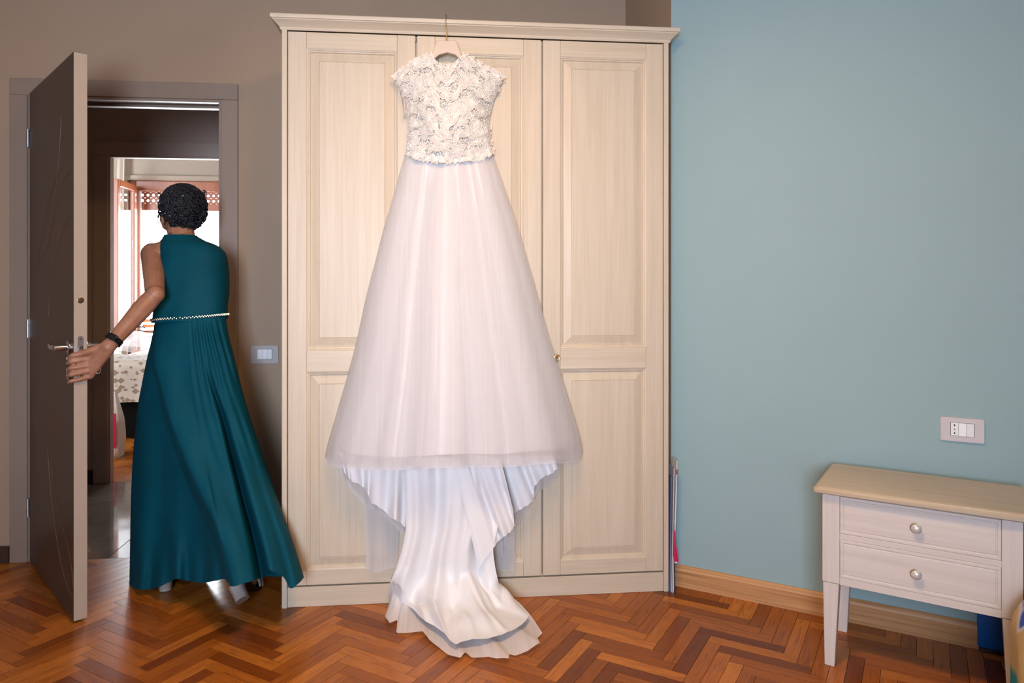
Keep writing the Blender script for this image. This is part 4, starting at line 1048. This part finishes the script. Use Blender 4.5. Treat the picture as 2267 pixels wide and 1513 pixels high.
MATS['eyewhite'] = plain('eye_white', (.8, .78, .75), .2, bmp=0); MATS['iris'] = plain('brown_iris', (.06, .025, .01), .1, bmp=0)
for s in (-1, 1):
    e_ = obj('eye', ball(bmesh.new(), hp(s*.031, .084, .004)-WO, .0115), 'eyewhite', body, smooth=180)
    obj('iris', ball(bmesh.new(), hp(s*.031, .0915, .004)-WO, .0052), 'iris', body, smooth=180)
obj('lips', (lambda b_: (ball(b_, hp(0, .100, -.060)-WO, (.022, .006, .0045), hdm), ball(b_, hp(0, .099, -.068)-WO, (.019, .006, .005), hdm), b_)[2])(bmesh.new()), 'pink', body, smooth=180)
for i, (a, b_) in enumerate(tips+[(th2, th3)]):
    d_ = (b_-a).normalized(); n_ = -dn
    r = ([*fr3, .0105][i])*.82
    rot = Matrix((d_, n_.cross(d_).normalized(), n_)).transposed()
    obj('fingernail', ball(bmesh.new(), b_+n_*r*.82-WO, (.0062, .0046, .0014), rot, 8, 6), 'nail', body, smooth=180)
# hair
hb_ = bmesh.new(); rh = random.Random(5)
ball(hb_, hp(0, -.030, .030), (.082, .086, .086), hdm, 24, 16); ball(hb_, hp(.0, -.052, -.014), (.062, .050, .056), hdm, 24, 16)
ball(hb_, hp(.0, -.040, .078), (.046, .046, .036), hdm)
for v_ in hb_.verts: v_.co += (v_.co-hd).normalized()*.006*noise.noise(v_.co*45)
def curl(p, nrm, r, turns, rad, ln, drop=0):
    t1 = nrm.orthogonal().normalized(); t1.rotate(Matrix.Rotation(rh.uniform(0, 6.28), 3, nrm)); t2 = nrm.cross(t1)
    pts = []
    n = int(turns*9)+2
    for i in range(n):
        a = i/9*2*PI; f_ = i/n
        pts.append(p+t1*ln*(f_-.5)+t2*r*math.cos(a)+nrm*(r*.55*math.sin(a)+.002)+Vector((0, 0, -drop*f_)))
    tube(hb_, pts, [rad*(1-.5*abs(2*i/n-1)) for i in range(n)], 5)
for i in range(640):
    a = rh.uniform(0, 2*PI); e_ = rh.uniform(-1.05, 1.4)
    n_ = (sd*math.cos(a)*math.cos(e_)+fd*math.sin(a)*math.cos(e_)+up*math.sin(e_))
    if n_.dot(fd) > .42 and e_ < .55: continue
    if e_ < -.30 and n_.dot(fd) > -.15: continue
    c_ = hp(0, -.032, .022); p = c_+Vector(sd*n_.dot(sd)*.087+fd*n_.dot(fd)*.088+up*n_.dot(up)*(.092 if n_.dot(up) > 0 else .098))
    curl(p, n_, rh.uniform(.007, .014), rh.uniform(1.2, 2.4), rh.uniform(.0018, .0034), rh.uniform(.02, .045))
for i in range(150):
    n_ = Vector((rh.gauss(0, .55), -1, rh.gauss(.1, .45))).normalized(); c_ = hp(0, -.032, .022)
    p = c_+sd*n_.dot(sd)*.089+fd*n_.dot(fd)*.091+up*n_.dot(up)*.094
    if p.z < P(0, 497, 3.0).z or p.x < P(366, 480, 2.97).x: continue
    curl(p, n_, rh.uniform(.006, .012), rh.uniform(1.2, 2.4), rh.uniform(.0018, .0032), rh.uniform(.02, .04))
for i in range(60):
    p = hp(rh.uniform(-.04, .04), -.040+rh.uniform(-.035, .035), .094+rh.uniform(-.006, .008)); curl(p, Vector((rh.gauss(0, 1), rh.gauss(0, 1), 1.2)).normalized(), rh.uniform(.006, .010), 1.6, .003, .02)
def ringlet(pts, r, rad, turns):
    T = [(i/(len(pts)-1), p) for i, p in enumerate(pts)]; out = []
    n = int(turns*10)
    for i in range(n+1):
        t = i/n; c_ = Vector([stab([(a, p[k]) for a, p in T], t) for k in range(3)])
        rr_ = r*(.3+.9*t); out.append(c_+Vector((rr_*math.cos(t*turns*2*PI), rr_*math.sin(t*turns*2*PI), 0)))
    tube(hb_, out, [rad*(1-.6*i/n) for i in range(n+1)], 5)
ringlet([P(356, 450, 3.04), P(350, 475, 3.02), P(350, 492, 3.0), P(342, 505, 3.0), P(344, 520, 3.0)], .004, .0024, 4)
ringlet([P(358, 446, 3.05), P(352, 470, 3.03), P(353, 490, 3.02), P(346, 500, 3.0)], .003, .002, 3)
ringlet([P(446, 440, 3.06), P(453, 465, 3.06), P(450, 485, 3.05), P(453, 500, 3.05), P(446, 512, 3.04)], .006, .0024, 5)
ringlet([P(444, 450, 3.04), P(449, 475, 3.03), P(444, 498, 3.03), P(438, 520, 3.02)], .005, .0024, 5)
ringlet([P(440, 430, 3.06), P(454, 448, 3.06), P(452, 470, 3.05), P(447, 492, 3.04)], .005, .0026, 5)
for i in range(46):
    sx_ = rh.choice((-1, 1)); p = P(401+sx_*rh.uniform(44, 50)+(4 if sx_ > 0 else 0), rh.uniform(422, 480), 3.05); curl(p, Vector((sx_, -.3, .2)).normalized(), rh.uniform(.004, .009), 1.5, .0013, .016)
bmesh.ops.translate(hb_, verts=hb_.verts, vec=-WO)
hr = obj('hair', hb_, 'hair', wm, smooth=180)
for a in ((365, 473), (376, 478), (405, 434)):
    obj('hair_pin', ball(bmesh.new(), P(a[0], a[1], 2.945)-WO, .0035, u=8, v=6), 'glitter', hr, smooth=180)
# dress
dr = empty('dress', (0, 0, 0), 0, wm, label='long teal sleeveless dress with a pleated skirt')
BO = [(522, 367, 433, .050, 3.015), (527, 364, 441, .056, 3.012), (533, 362, 452, .064, 3.01), (541, 361, 473, .080, 3.01), (552, 361, 488, .092, 3.01), (565, 362, 496, .100, 3.01), (590, 361, 500, .108, 3.005), (620, 357, 502, .112, 3.0), (650, 352, 502, .108, 2.99), (680, 347, 500, .102, 2.98), (709, 344, 499, .100, 2.97)]
cols = [[(r[0], r[k]) for r in BO] for k in range(1, 5)]
def bodf(u, v):
    py = lerp(522, 709, v); L, R, b_, Y = [stab(c_, py) for c_ in cols]
    a = u*2*PI; ca, sa_ = math.cos(a), math.sin(a); ex_ = .8
    x = math.copysign(abs(ca)**ex_, ca); y = math.copysign(abs(sa_)**ex_, sa_)
    c = P((L+R)/2, py, Y); hw_ = (R-L)/2/F*Y
    wrk = .003*math.sin(py*.11+x*3)*math.exp(-((py-680)/30)**2)+.0035*math.sin(x*7+py*.02)*v
    if sa_ > 0: tilt = 0
    tz = -(.020*x*(1 if 0 else 0))
    return c+Vector((x*hw_, y*b_-wrk, (-.02*max(0, y)*(1-v) if 0 else 0)+(.004*math.cos(a)*(v > .9))))-WO
bm = bmesh.new(); V = grid(bm, bodf, 96, 60, closed=True)
obj('dress_bodice', bm, 'teal', dr, smooth=180)
# neckline rim
bm = bmesh.new(); tube(bm, [bodf(i/60, 0) for i in range(61)], .0022, 6, caps=False); obj('neckline_binding', bm, 'teal', dr, smooth=180)
LS = [(700, 344), (740, 338), (800, 324), (850, 314), (900, 305), (1000, 295), (1100, 290), (1200, 288), (1310, 286)]
RS = [(700, 499), (740, 506), (800, 521), (850, 533), (900, 547), (1000, 579), (1100, 613), (1200, 649), (1280, 673), (1310, 676)]
HM = [(0, 1300), (.04, 1303), (.10, 1306), (.17, 1305), (.23, 1299), (.31, 1283), (.36, 1286), (.43, 1291), (.50, 1286), (.54, 1283), (.56, 1299), (.62, 1292), (.68, 1284), (.74, 1274), (.757, 1262), (.77, 1265), (.83, 1277), (.87, 1303), (.93, 1294), (1, 1279)]
RG = [(700, -.05), (740, 0), (797, .06), (856, .17), (953, .295), (1076, .43), (1174, .515), (1300, .55)]
VG = [(700, .54), (800, .66), (905, .75), (1000, .765), (1100, .77), (1222, .765), (1300, .757)]
def sstep(x, a, b_):
    t = min(1, max(0, (x-a)/(b_-a))); return t*t*(3-2*t)
def skf(u, v):
    fr_ = u <= .64
    s = u/.64 if fr_ else 1-(u-.64)/.36
    hm = stab(HM, s) if fr_ else tab([(0, 1300), (.5, 1275), (1, 1279)], s)
    py = 703+(hm-703)*v; L, R = stab(LS, py), stab(RS, py)
    xs = -math.cos(PI*s)*.5+(2*s-1)*.5 if fr_ else -math.cos(PI*s)
    q = (xs+1)/2
    Yc = tab([(0, 2.97), (.3, 2.95), (1, 2.89)], v) - (.32*max(0, q-.35)*v**1.2)
    b_ = .095+.12*v; bul = math.sqrt(max(0, 1-xs*xs))
    px = L+(R-L)*q
    rg, vg = stab(RG, py), stab(VG, py)
    lr = .14*sstep(v, .05, .5)*v**.5*max(0, 1-q/max(rg, .02)) if rg > .02 else 0
    if not fr_: return P(px, py, Yc+lr+b_*bul*.9*(1-sstep(q, .35, .8)))-WO
    f = 0
    f -= .115*v**.7*sstep(q, rg-.015-.03*v, rg+.03+.02*v)*(1-.55*sstep(q, rg+.05, rg+.28))   # edge of the big front fold stands out
    f += .095*sstep(v, .12, .6)*math.exp(-((q-vg)/(.018+.010*v))**2)
    f -= .030*sstep(v, .2, 1)*math.exp(-((q-vg-.06)/.05)**2)
    wv_ = (1-v)**1.5
    f += .0075*math.exp(-v*3.6)*sstep(q, .45, .56)*math.sin(q*80-v*20)*(1 if v > .0 else 0)*min(1, v*14)
    f += .0025*math.sin(q*24+v*3)*v+.010*math.sin(q*13-v*4+1)*v
    lf = 1-sstep(q, rg-.04, rg)
    f += .022*lf*v*math.sin(q*26+v*5-.6)*sstep(v, .35, .9)+.014*lf*math.sin(q*60+v*7)*sstep(v, .8, 1)
    f += .006*noise.noise(Vector((q*6, v*5, 8)))
    return P(px, py, Yc+lr-b_*bul+f*min(1, bul*2.2))-WO
bm = bmesh.new(); grid(bm, skf, 260, 110, closed=True); obj('dress_skirt', bm, 'teal', dr, smooth=180)
# jewelled belt
def belt(off, z0, z1, n=96):
    bm = bmesh.new()
    def f(u, v):
        p = bodf(u, .972); c = P(422, 704, 2.97)-WO; d_ = p-c; d_.z = 0; d_.normalize(); a = u*2*PI
        return p+d_*off+Vector((0, 0, lerp(z0, z1, v)+.007*math.cos(a)))
    grid(bm, f, n, 4, closed=True); return bm
obj('waistband', belt(.003, -.010, .010), 'teal', dr, smooth=180)
bm = bmesh.new()
for i in range(150):
    u = i/150; p = bodf(u, .972); c = P(422, 704, 2.97)-WO; d_ = p-c; d_.z = 0; d_.normalize()
    ball(bm, p+d_*.005+Vector((0, 0, .007*math.cos(u*2*PI)+.004*(i % 2)+.001)), .0030, u=6, v=4)
obj('rhinestone_belt', bm, 'rhinestone', dr, kind='stuff')
# watch
ax = (wr-el).normalized(); wc = wr-ax*.030; n_ = (Vector((0, -1, .1))-ax*Vector((0, -1, .1)).dot(ax)).normalized(); s_ = ax.cross(n_)
wt = empty('wrist_watch', (0, 0, 0), 0, wm)
bm = bmesh.new(); R0 = .0300
grid(bm, lambda u, v: wc-WO+ax*(v-.5)*.020+(n_*math.cos(u*2*PI)*(R0-.001)+s_*math.sin(u*2*PI)*(R0+.001)), 32, 3, closed=True)
bmesh.ops.solidify(bm, geom=bm.faces[:], thickness=-.0025); obj('watch_strap', bm, 'black', wt, smooth=40)
bm = bx(bmesh.new(), -.012, .012, -.019, .019, -.004, .005, bev=.0025, seg=2)
bmesh.ops.transform(bm, verts=bm.verts, matrix=Matrix.Translation(wc-WO+n_*(R0+.001)) @ Matrix((ax, s_, n_)).transposed().to_4x4()); obj('watch_case', bm, 'screen', wt, smooth=40)
# gold bracelet ring on the little finger side
bm = bmesh.new(); c_ = wr.lerp(kn[3], .62)+Vector((.004, 0, -.020))-WO
tube(bm, [c_+Vector((.008*math.cos(a), .004*math.sin(a), .010*math.sin(a)*1.2)) for a in [i*2*PI/12 for i in range(13)]], .0016, 5); obj('bracelet_charm', bm, 'glitter', wm, smooth=180)
# necklace at the nape
bm = bmesh.new(); tube(bm, [P(p[0], p[1]-5, 2.972)-WO for p in ((372, 521), (385, 523), (400, 523.5), (415, 521), (426, 516))], .0011, 5); obj('necklace', bm, 'brass', wm, smooth=180)
# shoes
def shoe(a_, b_, tp, heel_top, heel_bot):
    e_ = empty('shoe', (0, 0, 0), 0, wm)
    bm = bmesh.new()
    d_ = (tp-a_); d_.z = 0; d_.normalize(); sd_ = Vector((-d_.y, d_.x, 0))
    path = [(a_-d_*.03+Vector((0, 0, -.055)), .028), (a_+Vector((0, 0, -.062)), .030), (a_.lerp(b_, .5)+Vector((0, 0, -.045)), .026), (b_+Vector((0, 0, -.030)), .038), (b_.lerp(tp, .6)+Vector((0, 0, -.022)), .036), (tp+d_*.028+Vector((0, 0, -.012)), .012)]
    ring = []
    for p, w2 in path: ring.append([bm.verts.new(q-WO) for q in (p+sd_*w2, p-sd_*w2, p-sd_*w2+Vector((0, 0, -.011)), p+sd_*w2+Vector((0, 0, -.011)))])
    for r0, r1 in zip(ring, ring[1:]):
        for k in range(4): bm.faces.new((r0[k], r0[(k+1) % 4], r1[(k+1) % 4], r1[k]))
    bm.faces.new(ring[0][::-1]); bm.faces.new(ring[-1]); bmesh.ops.recalc_face_normals(bm, faces=bm.faces[:])
    for v_ in bm.verts: v_.co.z = max(v_.co.z, .0005)
    obj('sole', bm, 'black', e_, smooth=50)
    bm = bmesh.new(); pts = []
    tube(bm, [heel_top-WO, heel_top.lerp(heel_bot, .5)-WO, heel_bot-WO], [.031, .027, .026], 14); obj('block_heel', bm, 'glitter', e_, smooth=40)
    bm = bmesh.new()
    for f0 in (.25, .75):
        c = b_.lerp(tp, f0-.1); tube(bm, [c+sd_*.040*math.cos(t)+Vector((0, 0, -.02+.052*math.sin(t)))-WO for t in [k*PI/8 for k in range(9)]], .006, 6)
    c = a_+Vector((0, 0, .01)); tube(bm, [c+sd_*.036*math.cos(t)+d_*.036*math.sin(t)-WO for t in [k*PI/8 for k in range(17)]], .0045, 6)
    obj('strap', bm, 'glitter', e_, smooth=60)
shoe(aL, bL, Vector((-1.585, 3.055, .028)), aL+Vector((.010, -.012, -.055)), Vector((aL.x+.010, aL.y-.014, .001)))
shoe(aR, bR, Vector((-1.060, 2.975, .028)), P(523, 1297, 2.745), P(537, 1329, 2.715))
